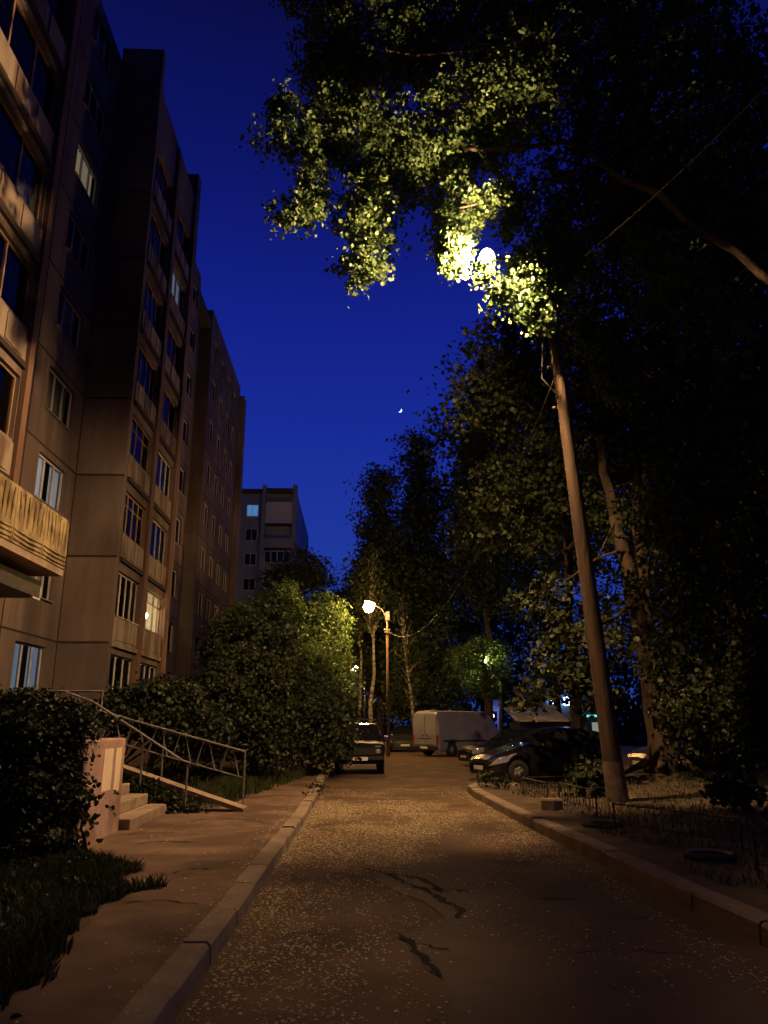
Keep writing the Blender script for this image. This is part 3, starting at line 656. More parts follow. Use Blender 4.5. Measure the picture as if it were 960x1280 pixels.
for t in (.72, .8, .9): p = pv.lerp(tv, t); off(MB().tube([p + Vector((-.2, 0, .0)), p + Vector((.17, 0, 0))], .02).sphere(p + Vector((-.2, 0, .03)), .045, 6), PB).build('insulator', M['greymetal'], pl)
off(MB().tube([pv.lerp(tv, .93) + Vector((0, -.12, 0)), pv.lerp(tv, .85) + Vector((-.3, -.1, -.1)), pv.lerp(tv, .78) + Vector((-.38, 0, .0)), pv.lerp(tv, .74) + Vector((-.1, -.12, 0))], .012), PB).build('loose_cable', M['greymetal'], pl)

P2 = (1.66, 41., 0.); L2 = (.6, 40.2, 7.5)
p2 = thing('street_lamp', P2, 'slim grey lamp post behind the boxy car with a round amber glow', 'street lamp', 'street lamps')
off(MB().tube([P2, (1.6, 41, 7.1)], [.1, .06], 10), P2).build('pole', M['pole'], p2, True)
off(MB().tube([(1.6, 41, 7.0), (1.3, 40.8, 7.5), (.85, 40.4, 7.66)], .035), P2).build('arm', M['greymetal'], p2)
off(shade_hood(L2, (.25, .1, 1), R(50), .4), P2).build('shade_hood', M['darkmetal'], p2, True)
off(MB().sphere(L2, .28, 6), P2).build('bulb', M['bulb_amber'], p2, True)
off(MB().box(1.45, 1.75, 40.85, 40.92, 6.25, 6.32).sphere((1.47, 40.88, 6.4), .06, 6).sphere((1.73, 40.88, 6.4), .06, 6), P2).build('insulator', M['greymetal'], p2)
off(MB().box(1.5, 1.72, 40.8, 40.9, 6.9, 7.35), P2).build('junction_box', M['greymetal'], p2)
P3 = (.75, 72., 0.); L3 = (-.15, 70., 6.35)
p3 = thing('street_lamp', P3, 'far small lamp post glowing at the edge of the lit crown', 'street lamp', 'street lamps')
off(MB().tube([P3, (.75, 72, 6.4)], [.1, .07], 8), P3).build('pole', M['greymetal'], p3, True)
off(MB().tube([(.75, 72, 6.3), (.3, 71, 6.6), (-.1, 70.2, 6.55)], .04), P3).build('arm', M['greymetal'], p3)
off(MB().sphere(L3, .24, 5), P3).build('bulb', M['bulb_amber'], p3, True)
P4 = (8.7, 47.5, 0.); L4 = (7.58, 46.0, 5.19)
p4 = thing('street_lamp', P4, 'far lamp post whose lamp shines inside a round green crown', 'street lamp', 'street lamps')
off(MB().tube([P4, (8.7, 47.5, 5.6)], [.1, .07], 8), P4).build('pole', M['greymetal'], p4, True)
off(MB().tube([(8.7, 47.5, 5.5), (8.3, 47, 5.7), (L4[0], L4[1], L4[2] + .2)], .04), P4).build('arm', M['greymetal'], p4)
off(MB().sphere(L4, .1, 5), P4).build('bulb', M['bulb_white'], p4, True)
# overhead wires
def wire(name, a, b, sag, r, label):
    a, b = Vector(a), Vector(b); pts = []
    for i in range(17):
        t = i / 16; p = a.lerp(b, t); p.z -= sag * 4 * t * (1 - t); pts.append(p)
    return tag(MB().tube(pts, r, 5).build(name, M['greymetal'] if r > .015 else M['wire'], None, True), label, 'cable')
wire('overhead_wire', (1.62, 40.85, 6.35), tuple(pv.lerp(tv, .8)), 2.2, .013, 'sagging overhead wire rising from the slim far lamp post')
wire('overhead_wire', tuple(pv.lerp(tv, .97)), (7.5, 9.5, 12.5), (.25), .004, 'thin overhead wire running right from the top of the leaning post')

# ------------------------------------------------------------------ far building
FB = (-11.5, 90., 0.)
fb = thing('apartment_building', FB, 'distant bluish apartment block with balconies at the end of the street', 'building')
z1 = 29.0; fx0, fx1 = -24., -7.4
fw = MB(); rows = [z1 - 1.3 - 3.0 * (k + 1) for k in range(9)]
fw.box(fx0, fx1, 90, 112, 0, z1 - .45); fw.box(-11.55, -11.12, 89.2, 89.99, 0, z1 + .45); fw.box(fx1 - .5, fx1 + .02, 89.2, 89.99, 0, z1 + .5)
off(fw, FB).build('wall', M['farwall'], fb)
off(MB().box(fx0 - .2, -11.57, 89.7, 112.2, z1 - .44, z1 + .1).box(-11.1, fx1 - .52, 89.3, 112.2, z1 - .44, z1 + .1), FB).build('roof', M['roofing'], fb)
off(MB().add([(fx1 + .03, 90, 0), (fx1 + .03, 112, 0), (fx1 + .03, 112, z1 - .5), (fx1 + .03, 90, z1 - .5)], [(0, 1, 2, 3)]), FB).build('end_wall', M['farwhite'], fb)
for k, z in enumerate(rows):
    if z < 9: break
    f = off(MB().box(-13.45, -12.0, 89.9, 89.98, z + .95, z + 2.45), FB).build('window', M['frame'], fb)
    off(MB().box(-13.36, -12.76, 89.85, 89.895, z + 1.04, z + 2.36).box(-12.69, -12.09, 89.85, 89.895, z + 1.04, z + 2.36), FB).build('pane', M['curtain_blue'] if k == 0 else M['carglass'], f)
    x0, x1 = -11.1, fx1 - .52
    p = off(MB().box(x0, x1, 89.3, 89.4, z, z + 1.15), FB).build('balcony', M['farwhite'] if k == 0 else M['farwall'], fb)
    off(MB().box(x0, x1, 89.28, 89.98, z - .22, z - .003), FB).build('balcony_slab', M['joint'], p)
    if k != 1:
        fr = MB().box(x0, x1, 89.31, 89.38, z + 1.153, z + 1.26).box(x0, x1, 89.31, 89.38, z + 2.55, z + 2.68)
        for q in range(5): x = x0 + .02 + q * (x1 - x0 - .16) / 4; fr.box(x, x + .12, 89.315, 89.375, z + 1.265, z + 2.545)
        g_ = off(fr, FB).build('balcony_glazing', M['frame'], fb)
        off(MB().box(x0 + .01, x1 - .01, 89.34, 89.35, z + 1.27, z + 2.54), FB).build('pane', M['farwhite'] if k == 0 else M['carglass'], g_)

# ------------------------------------------------------------------ vehicles
def interp(st, n):
    A = np.array(st, float); xs = np.linspace(A[0, 0], A[-1, 0], n)
    return np.stack([xs] + [np.interp(xs, A[:, 0], A[:, i]) for i in range(1, A.shape[1])], 1)
def car(name, loc, rz, label, paint, st, wx, wr, glass, pillars=(), n=72, group=None, cat='car', lights=None, plate=True, tail=None, front_extra=None):
    """st: stations from the nose (x=0) to the tail: x, z bottom, z belt, z top, half width low, half width belt, half width top."""
    root = thing(name, loc, label, cat, group, rz)
    A = interp(st, n); Lc = A[-1, 0]; cx = Lc / 2; T = np.array([0, 1, 2, 3, 4, 5, 6, 7])
    rings = []
    for x, zb, zl, zt, wb, wl, wt in A:
        za = zb
        for q in wx:
            if abs(x - q) < wr + .06: za = max(za, math.sqrt(max(0, (wr + .06) ** 2 - (x - q) ** 2)) + wr)
        za = min(za, zl - .12)
        h = [(0, za), (wb * .9, za), (wb, min(za + .1, zl - .08)), (wl + .025, max(zl - (zl - zb) * .42, za + .06 if za + .06 < zl else zl - .03)), (wl, zl), (wt, max(zt - .05, zl + .01)), (wt * .82, max(zt - .005, zl + .02)), (0, max(zt + .015, zl + .03))]
        rings.append(h)
    Rg = np.array(rings)
    def Pt(i, j, s_): return (A[i, 0] - cx, s_ * Rg[i, j, 0], Rg[i, j, 1])
    body, gl = MB(), {('windscreen', 0): MB(), ('rear_window', 0): MB(), **{('side_window', s_, k_): MB() for s_ in (1, -1) for k_ in range(4)}}
    gx0, gx1, gx2, gx3 = glass           # windscreen foot, windscreen head, rear window head, rear window foot
    for s_ in (1, -1):
        for i in range(n - 1):
            xm = (A[i, 0] + A[i + 1, 0]) / 2
            for j in range(7):
                q = [Pt(i, j, s_), Pt(i + 1, j, s_), Pt(i + 1, j + 1, s_), Pt(i, j + 1, s_)]
                if s_ < 0: q = q[::-1]
                t = body
                if j >= 5 and gx0 < xm < gx1: t = gl['windscreen', 0]
                elif j >= 5 and gx2 < xm < gx3: t = gl['rear_window', 0]
                elif j == 4 and gx0 + (gx1 - gx0) * .55 < xm < gx2 + (gx3 - gx2) * .45 and not any(abs(xm - p) < .05 for p in pillars): t = gl['side_window', s_, sum(xm > p for p in pillars)]
                t.add(q, [(0, 1, 2, 3)])
        for i, o_ in ((0, s_ < 0), (n - 1, s_ > 0)):
            q = [Pt(i, j, s_) for j in range(8)]; body.add(q, [tuple(range(8)) if o_ else tuple(range(8))[::-1]])
    body.build('body', M[paint], root, True)
    for k_, mb in gl.items():
        if mb.f: mb.build(k_[0], M['carglass'], root, True)
    hw_ = A[:, 4].max()
    for q in wx:
        for s_ in (1, -1):
            w_ = MB().lathe([(wr * .62, -.1), (wr * .95, -.1), (wr, -.07), (wr, .07), (wr * .95, .1), (wr * .62, .1), (wr * .6, .0), (wr * .62, -.1)], 28, axis='y').build('wheel', M['rubber'], root, True)
            w_.location = (q - cx, s_ * (hw_ - .1), wr)
            rm_ = MB().lathe([(0, .02), (wr * .15, .03), (wr * .2, .0), (wr * .5, -.01), (wr * .61, .05), (wr * .61, -.05), (0, -.05)], 20, axis='y')
            for k_ in range(5):
                a = k_ * 1.2566; rm_.bar((0, s_ * .04, 0), (math.cos(a) * wr * .56, s_ * .05, math.sin(a) * wr * .56), .05)
            rm_.build('rim', M['rim'], w_, True)
    def patch(nm, m_, x0, x1, t0, t1, sl=0., k_=10, s_=1, lift=.012):
        """a lens lying on the body: x range, ring range; the low edge is shifted by sl towards the nose"""
        vs = []
        for a in range(k_ + 1):
            for b in range(5):
                v_ = b / 4; tt = t0 + (t1 - t0) * v_; xx = x0 + (x1 - x0) * a / k_ + sl * (1 - v_)
                pinch = 1 - abs(2 * a / k_ - 1) ** 3 * .55; tt = (t0 + t1) / 2 + (tt - (t0 + t1) / 2) * pinch
                j = int(min(6, max(0, math.floor(tt)))); u = tt - j
                w0 = [np.interp(xx, A[:, 0], Rg[:, j + q_, 0]) for q_ in (0, 1)]; z0 = [np.interp(xx, A[:, 0], Rg[:, j + q_, 1]) for q_ in (0, 1)]
                yy = w0[0] * (1 - u) + w0[1] * u; zz_ = z0[0] * (1 - u) + z0[1] * u
                vs.append((xx - cx - lift * .6, s_ * (yy + lift), zz_ + lift * .5))
        mb = MB(); mb.add(vs, [(a * 5 + b, a * 5 + b + 1, (a + 1) * 5 + b + 1, (a + 1) * 5 + b) for a in range(k_) for b in range(4)])
        return mb.build(nm, M[m_], root, True)
    root['_'] = 0; del root['_']
    if lights:
        for s_ in (1, -1): patch('headlight', 'lens', *lights, s_=s_)
    if tail:
        for s_ in (1, -1): patch('tail_light', 'redlens', *tail, s_=s_)
    if plate: MB().box(-cx - .03, -cx - .012, -.26, .26, .34, .45).build('number_plate', M['plate'], root)
    if lights: MB().box(-cx - .02, -cx + .1, -.5, .5, .22, .32).build('lower_grille', M['blackplastic'], root)
    if lights: 
        for s_ in (1, -1):
            MB().sphere((gx0 + .42 - cx, s_ * (hw_ + .06), A[n // 2, 2] + .06), .09, 8, (.7, 1, .7)).build('wing_mirror', M[paint], root, True)
    for s_ in (1, -1):
        for q in pillars[:2]: MB().box(q + .12 - cx, q + .3 - cx, s_ * (hw_ + .0), s_ * (hw_ + .03), .74, .77).build('door_handle', M['chrome'], root)
    if front_extra: front_extra(root, cx)
    return root
hatch = [(0, .24, .5, .52, .62, .6, .4), (.06, .2, .58, .62, .74, .72, .5), (.25, .18, .68, .74, .86, .84, .66), (.6, .17, .76, .86, .89, .88, .72), (1.1, .17, .86, .98, .89, .89, .74),
         (1.35, .17, .9, 1.08, .89, .89, .72), (2.05, .17, .95, 1.45, .89, .89, .62), (2.5, .17, .97, 1.5, .89, .89, .6), (3.2, .17, .99, 1.48, .89, .88, .6), (3.75, .18, 1.0, 1.38, .88, .87, .58),
         (4.1, .22, 1.0, 1.06, .86, .85, .6), (4.22, .3, .9, .94, .78, .76, .56)]
sedan = [(0, .26, .52, .55, .62, .6, .42), (.06, .2, .62, .66, .76, .74, .52), (.25, .18, .7, .77, .85, .83, .68), (.6, .17, .76, .85, .88, .87, .72), (1.25, .17, .86, .94, .88, .88, .72),
         (2.0, .17, .92, 1.4, .88, .88, .6), (2.5, .17, .94, 1.44, .88, .88, .58), (3.2, .17, .95, 1.38, .88, .87, .58), (3.8, .18, .95, 1.02, .87, .86, .62), (4.35, .2, .92, .98, .85, .83, .64), (4.5, .3, .84, .88, .76, .74, .56)]
jeep = [(0, .34, .9, .93, .76, .76, .6), (.03, .34, .95, .98, .8, .79, .7), (.4, .34, .98, 1.04, .82, .8, .72), (1.15, .34, 1.0, 1.08, .82, .8, .72), (1.2, .34, 1.02, 1.1, .82, .8, .68), (1.62, .34, 1.04, 1.58, .82, .8, .64),
        (1.8, .34, 1.04, 1.62, .82, .8, .64), (3.2, .34, 1.04, 1.62, .82, .8, .64), (3.55, .34, 1.04, 1.5, .82, .8, .64), (3.72, .36, 1.02, 1.06, .8, .78, .66)]
def cars_near():
    car('parked_car', (5.55, 23.75, 0), R(17), 'black parked hatchback with a sweptback headlight nosing out by the right kerb', 'car_black', hatch, (.82, 3.4), .31, (1.15, 2.1, 3.5, 4.05), (2.62, 3.5), lights=(.1, .78, 3.25, 4.15, -.1), tail=(3.9, 4.12, 3.2, 4.2, 0), group='parked cars')
    car('parked_car', (6.35, 31.6, 0), R(14), 'dark parked saloon between the black hatchback and the white van', 'car_navy', sedan, (.85, 3.5), .31, (1.2, 2.05, 3.1, 3.8), (2.6, 3.3), lights=(.06, .5, 3.1, 4.1, 0), tail=(4.25, 4.46, 3.2, 4.2, 0), group='parked cars', front_extra=grille_bars)
    car('parked_car', (10.9, 24.9, .05), R(8), 'brownish parked car half hidden behind the leaning lamp post', 'car_brown', sedan, (.85, 3.5), .31, (1.2, 2.05, 3.1, 3.8), (2.6, 3.3), lights=(.06, .5, 3.1, 4.1, 0), tail=(4.25, 4.46, 3.2, 4.2, 0), group='parked cars')
    car('parked_car', (2.95, 49., 0), R(88), 'dark parked car far off between the slim lamp post and the white van', 'car_grey', hatch, (.82, 3.4), .31, (1.15, 2.1, 3.5, 4.05), (2.62, 3.5), lights=(.1, .6, 3.25, 4.1, -.05), group='parked cars')
def grille_bars(root, cx):
    for z in (.42, .5, .58): MB().box(-cx - .03, -cx + .02, -.48, .48, z, z + .03).build('grille_bar', M['chrome'], root)
cars_near()
def jeep_front(root, cx):
    MB().box(-cx - .025, -cx - .002, -.5, .5, .62, .84).build('grille', M['blackplastic'], root)
    for s_ in (1, -1):
        h_ = MB().lathe([(0, .05), (.08, .04), (.1, 0), (.0, 0)], 20); h_.v = [(-cx - .005 - z, s_ * .6 + y, .73 + x) for x, y, z in h_.v]; h_.build('headlight', M['lens'], root, True)
        MB().box(-cx - .02, -cx + .0, s_ * .6 - .09, s_ * .6 + .09, .87, .91).build('indicator', M['lens'], root)
    MB().box(-cx - .12, -cx - .03, -.8, .8, .46, .57).build('bumper', M['blackplastic'], root, bevel=.02)
    MB().box(-cx - .14, -cx - .123, -.27, .27, .45, .56).build('number_plate', M['plate'], root)
    rk = MB()
    for y in (-.6, .6): rk.bar((1.75 - cx, y, 1.74), (3.3 - cx, y, 1.74), .03)
    for x in (1.8, 2.3, 2.8, 3.25): rk.bar((x - cx, -.6, 1.74), (x - cx, .6, 1.74), .03); rk.bar((x - cx, -.6, 1.62), (x - cx, -.6, 1.74), .03); rk.bar((x - cx, .6, 1.62), (x - cx, .6, 1.74), .03)
    rk.build('roof_rack', M['chrome'], root)
    for y in (-.3, .3): MB().bar((1.18 - cx, y, 1.12), (1.42 - cx, y - .3, 1.36), .02).build('wiper', M['chrome'], root)
    for s_ in (1, -1):
        MB().box(1.42 - cx, 1.5 - cx, s_ * .84, s_ * 1.0, 1.08, 1.2).build('wing_mirror', M['chrome'], root, bevel=.02)
car('parked_offroader', (.12, 28.1, 0), R(90), 'boxy dark offroad car with round headlights and roof rack parked at the left kerb', 'car_green', jeep, (.7, 2.95), .34, (1.2, 1.66, 3.3, 3.7), (2.4,), cat='car', plate=False, front_extra=jeep_front, group='parked cars')
def roof_things():
    o = thing('luggage', (-.32, 27.6, 1.765), 'pale bundles strapped on the roof rack of the boxy car', 'luggage')
    MB().sphere((-.15, 0, .06), .1, 8, (1.3, 1, .7)).sphere((.12, .05, .05), .09, 8, (1.2, 1, .7)).build('bundle', M['plate'], o, True)
roof_things()
vanp = [(0, .32, 1.15, 2.1, .9, .92, .8), (.02, .3, 1.2, 2.16, .94, .95, .82), (.12, .28, 1.25, 2.24, .95, .96, .83), (3.6, .28, 1.3, 2.24, .95, .96, .83), (4.1, .28, 1.25, 1.95, .95, .95, .8), (4.6, .28, 1.15, 1.35, .94, .92, .8), (5.15, .28, 1.0, 1.1, .9, .88, .76), (5.3, .34, .8, .85, .8, .78, .7)]
def van_rear(root, cx):
    for s_ in (1, -1):
        d_ = MB().box(-cx - .035, -cx - .004, s_ * .02, s_ * .8, .58, 2.02).build('rear_door', M['van_white'], root, bevel=.015)
        MB().box(-cx - .06, -cx - .037, s_ * .08, s_ * .2, 1.02, 1.06).build('handle', M['blackplastic'], d_)
        MB().box(-cx - .03, -cx + .04, s_ * .83, s_ * .93, .62, 1.05).build('tail_light', M['redlens'], root)
    MB().box(-cx - .045, -cx - .036, -.45, .45, .86, .9).build('trim_strip', M['blackplastic'], root)
    MB().box(-cx - .1, -cx + .02, -.9, .9, .36, .52).build('bumper', M['blackplastic'], root, bevel=.02)
    MB().box(-cx - .12, -cx - .103, -.26, .26, .4, .5).build('number_plate', M['plate'], root)
    MB().box(-cx + .03, -cx + .1, -.75, -.35, 2.26, 2.3).build('roof_lamp', M['lens'], root)
    for s_ in (1, -1): MB().box(.3 - cx, 3.5 - cx, s_ * .972, s_ * .985, .72, .8).build('side_moulding', M['blackplastic'], root)
hd = math.atan2(.62, .78); vx, vy = (2.9 + 4.1) / 2, (41.1 + 39.7) / 2
car('parked_van', (vx + 2.65 * math.cos(hd), vy + 2.65 * math.sin(hd), 0), hd, 'white panel van seen from its back parked among the dark cars', 'van_white', vanp, (1.0, 4.2), .34, (9, 9.1, 3.65, 4.5), (), cat='van', plate=False, front_extra=van_rear)

# ------------------------------------------------------------------ shop lights beyond the parking
KO = (11.4, 47., 0.)
kk = thing('kiosk', KO, 'low kiosk with a pale sloping roof behind the parked hatchback', 'kiosk')
off(MB().box(9.5, 12.6, 46, 49, 0, 1.7), KO).build('wall', M['car_brown'], kk)
off(MB().add([(9.2, 45.5, 1.72), (12.3, 45.5, 1.72), (12.3, 49.3, 2.5), (9.2, 49.3, 2.5), (9.2, 45.5, 1.8), (12.3, 45.5, 1.8), (12.3, 49.3, 2.58), (9.2, 49.3, 2.58)], [(0, 3, 2, 1), (4, 5, 6, 7), (0, 1, 5, 4), (1, 2, 6, 5), (2, 3, 7, 6), (3, 0, 4, 7)]), KO).build('roof', M['awning'], kk)
SH = (19., 60., 0.)
sh = thing('shop_building', SH, 'distant low shop with blue lit sign and glowing strip beneath the linden branches', 'shop')
off(MB().box(14.2, 18.8, 60, 66, 0, 3.9), SH).build('wall', M['car_brown'], sh)
off(MB().box(14, 19, 59.6, 66.3, 3.95, 4.2), SH).build('roof', M['roofing'], sh)
sg = MB()
for x, w_ in ((15.0, .35), (15.9, .5), (16.5, .4)): sg.sphere((x, 59.4, 3.25), w_ * .8, 8, (1, .4, .8))
off(sg, SH).build('sign_lamp', M['sign_blue'], sh, True)
off(MB().sphere((15.9, 59.1, 3.2), .22, 8), SH).build('spotlight', M['sign_white'], sh, True)
off(MB().box(17.1, 18.7, 59.7, 59.8, 2.1, 2.25), SH).build('light_strip', M['sign_cyan'], sh)
w1 = off(MB().box(17.9, 18.9, 59.9, 59.99, .9, 1.7), SH).build('window', M['shopglow'], sh)
lamp('shop_light', (16, 58.6, 3.2), 14, (.25, .5, 1), .3)
bp = thing('blue_signpost', (10.4, 58., 0), 'bluish lit signpost standing right of the white van', 'sign post')
MB().tube([(0, 0, 0), (0, 0, 3.3)], .06).build('post', M['bluepost'], bp)
MB().box(-.35, .1, -.1, 0, 2.5, 3.3).build('sign_board', M['bluepost'], bp)
MB().sphere((-.45, -.2, 2.15), .13, 8).build('lamp_globe', M['sign_white'], bp, True)
lamp('signpost_light', (10.2, 57.2, 2.4), 14, (.3, .4, 1), .2)

# ------------------------------------------------------------------ right verge furniture
def low_fence(a, b, h, label):
    a, b = Vector(a), Vector(b); o = thing('low_fence', tuple(a), label, 'fence', 'low metal fences on the verge')
    up = Vector((0, 0, h)); d = b - a
    MB().bar(up, d + up, .022).bar(up * .3, d + up * .3, .016).build('rail', M['darkmetal'], o)
    for t in (0, 1): MB().bar(d * t - Vector((0, 0, .05)), d * t + up * 1.04, .03).build('post', M['darkmetal'], o)
    n = max(4, int(d.length / .14))
    for i in range(1, n): MB().bar(d * (i / n) + up * .3, d * (i / n) + up, .012).build('bar', M['darkmetal'], o)
low_fence((3.55, 17.2, .15), (3.72, 15.7, .15), .34, 'low black fence section farthest up the verge behind the stone block')
low_fence((3.75, 14.9, .15), (3.92, 13.2, .15), .4, 'low black fence section just left of the leaning post foot')
low_fence((3.66, 11.5, .15), (4.55, 9.6, .15), .36, 'low black fence section right of the post foot above the tyre planter')
low_fence((3.92, 8.0, .15), (5.4, 7.4, .15), .42, 'low black fence section nearest the camera at the right edge')
def rock(name, c, s, label, m, cat):
    o = thing(name, c, label, cat)
    g = random.Random(int(c[1] * 10)); mb = MB(); mb.prism([(s[0] * (math.cos(a) + .25 * math.cos(3 * a)) * (1 + g.uniform(-.1, .1)), s[1] * (math.sin(a) - .2 * math.sin(3 * a)) * (1 + g.uniform(-.1, .1))) for a in [i * .524 for i in range(12)]], -.03, s[2])
    mb.build('block_body', M[m], o, bevel=.04)
rock('concrete_block', (3.42, 14.15, .15), (.17, .13, .2), 'squat concrete block on the verge edge beside the low fence', 'concrete', 'block')
rock('concrete_block', (3.55, 18.6, .15), (.2, .14, .13), 'pale stone block at the far corner of the right kerb', 'kerb', 'block')
def tyre(c, r, label):
    o = thing('tyre_planter', c, label, 'planter', 'old tyres used as planters')
    MB().lathe([(r * .62, .0), (r * .68, .05), (r * .8, .07), (r * .95, .05), (r, .01), (r, -.05)], 30).build('tyre', M['rubber'], o, True)
    MB().lathe([(r * .66, .053), (r * .71, .066), (r * .78, .075), (r * .82, .075)], 30).build('painted_rim', M['tyre_paint'], o, True)
    MB().lathe([(0, .045), (r * .66, .03)], 20).build('soil', M['soil'], o)
tyre((3.95, 9.15, .15), .3, 'tyre planter with a pale painted rim at the right end of the verge')
tyre((3.62, 11.95, .15), .3, 'dark tyre planter in front of the leaning post foot')

# ------------------------------------------------------------------ trees
def shrub(base, blobs, n, size, label, seed, leaf='leaf_bush', name='bush', cat='bush', group=None, fine=False, stems=6):
    o = thing(name, base, label, cat, group); mb = MB(); g = random.Random(seed); core = blobs; blobs = [tuple(b) + (1.,) for b in blobs]
    for b in core:
        for q in range(9):
            a, e_ = g.uniform(0, 6.28), g.uniform(-.3, 1.4); f_ = g.uniform(.16, .36); d_ = g.uniform(.85, 1.15)
            blobs.append((b[0] + math.cos(a) * math.cos(e_) * b[3] * d_, b[1] + math.sin(a) * math.cos(e_) * b[4] * d_, b[2] + math.sin(e_) * b[5] * d_, b[3] * f_, b[4] * f_, b[5] * f_ * 1.3, .8))
    for i in range(stems):
        b = blobs[i % len(blobs)]; mb.tube(limb_path((base[0] + g.uniform(-.2, .2), base[1] + g.uniform(-.2, .2), base[2] - .05), (b[0] + g.uniform(-.4, .4) * b[3], b[1] + g.uniform(-.4, .4) * b[4], b[2] + .5 * b[5]), 5, .15, seed + i), [.03, .027, .022, .018, .012, .006], 6)
    off(mb, base).build('stem', M['bark_dark'], o, True)
    V, F = leaf_cloud(blobs, n, size, seed=seed, spread=size * 2.2, per=14, shell=.3, fine=fine); V[:, 2] = np.maximum(V[:, 2], base[2] + .02)
    np_mesh('foliage', V - np.array(base), F, M[leaf], o)
    return o
# linden by the road whose branches hang around the lamp; its trunk stands to the right of the frame
LB = (10.6, 12.4, .4)
ov = [(-1.63, 14.6, 14.4, 0.83, 0.5, 0.36), (-1.88, 14.6, 15.31, 0.26, 0.3, 0.48), (-1.36, 14.3, 12.28, 0.62, 0.4, 0.31), (-1.06, 14.6, 13.35, 0.39, 0.4, 0.75), (-0.23, 15.2, 15.13, 1.33, 0.8, 1.06), (0.16, 14.9, 12.56, 0.68, 0.5, 1.11), (-0.01, 14.8, 11.21, 0.49, 0.4, 0.45),
      (1.21, 15.5, 14.52, 1.23, 0.8, 1.11), (2.61, 15.6, 15.69, 1.57, 1.0, 1.37), (2.21, 15.3, 13.13, 0.63, 0.5, 1.04), (1.99, 14.6, 11.54, 0.24, 0.3, 0.4), (2.82, 13.75, 10.02, 0.16, 0.22, 0.26), (2.48, 13.6, 10.47, 0.29, 0.2, 0.39), (3.61, 14.35, 10.8, 0.55, 0.4, 0.78), (3.89, 14.3, 10.02, 0.37, 0.4, 0.47), (3.19, 14.6, 12.88, 0.79, 0.5, 0.79), (3.7, 14.6, 15.95, 1.2, 0.8, 1.5),
      (4.37, 14.9, 11.68, 0.72, 0.6, 0.89), (5.62, 15.6, 9.4, 0.4, 0.5, 0.94), (5.09, 15.3, 10.09, 0.21, 0.3, 0.32),
      (-0.69, 16.4, 18.07, 1.05, 0.8, 1.05), (0.36, 16.4, 18.89, 1.91, 1.3, 1.49), (3.16, 16.4, 19.53, 2.58, 1.6, 1.72), (6.24, 15.5, 18.16, 2.64, 1.6, 2.24), (6.31, 16.0, 14.5, 1.98, 1.4, 2.38), (7.95, 14.5, 15.32, 2.23, 1.7, 2.98),
      (-1.17, 16.4, 21.0, 1.31, 1.2, 1.31), (1.68, 16.4, 22.26, 2.67, 1.6, 1.55), (6.92, 14.5, 20.62, 4.01, 2.0, 1.8), (7.58, 15.0, 11.61, 1.63, 1.3, 1.99)]
wt = [1.6, 1.5, 1.5, 1.5, 1.7, 1.6, 1.5, 1.7, 1.5, 1.6, 9., 2.6, .8, 2.4, 2.4, 1.4, 1.2, 1.5, 1.6, 1.6] + [1.2] * 5 + [1.] * 5
ov = [b + (w_,) for b, w_ in zip(ov, wt)]
LT = [(limb_path((10.6, 12.4, .2), (9.8, 12.8, 9), 6, .05, 1), .32, .22), (limb_path((9.8, 12.8, 8.6), (5.2, 14.6, 14.2), 7, .1, 2), .12, .07), (limb_path((5.2, 14.6, 14.2), (-1.01, 15.6, 15.23), 8, .12, 3), .07, .015),
      (limb_path((9.8, 12.8, 9), (8, 14.5, 20), 7, .08, 4), .2, .05), (limb_path((5.6, 14.4, 13.8), (2.18, 14.5, 12.57), 6, .15, 5), .05, .01), (limb_path((0.54, 15.5, 15.19), (0.08, 15.0, 11.44), 5, .12, 6), .03, .006),
      (limb_path((-0.42, 15.5, 15.04), (-1.76, 14.5, 12.26), 5, .12, 7), .025, .005), (limb_path((6, 14.3, 13), (3.77, 14.2, 10.24), 5, .15, 8), .05, .008), (limb_path((8.4, 13.6, 11), (5.7, 15.6, 9.7), 5, .15, 9), .05, .008),
      (limb_path((8.2, 14.3, 17), (0.34, 15.4, 17.84), 7, .1, 10), .08, .01)]
gt = random.Random(5)
for b in ov[:19]:
    for q in range(4):
        c_ = Vector(b[:3]); LT.append((limb_path(c_ + Vector((gt.uniform(-.2, .3), gt.uniform(0, .3), b[5] * .9)), c_ + Vector((gt.uniform(-.8, .8) * b[3], gt.uniform(-.5, .5) * b[4], gt.uniform(-.9, .2) * b[5])), 5, .16, gt.randrange(999)), .016, .004))
tree('linden_tree', LB, 'big linden whose leafy boughs hang over the road and wrap the glaring street lamp', 'tree', LT, ov, 215000, .088, 'bark', 'leaf_lime', seed=11, per=24, spread=.17, shell=.1, fine=True, droop=.9)
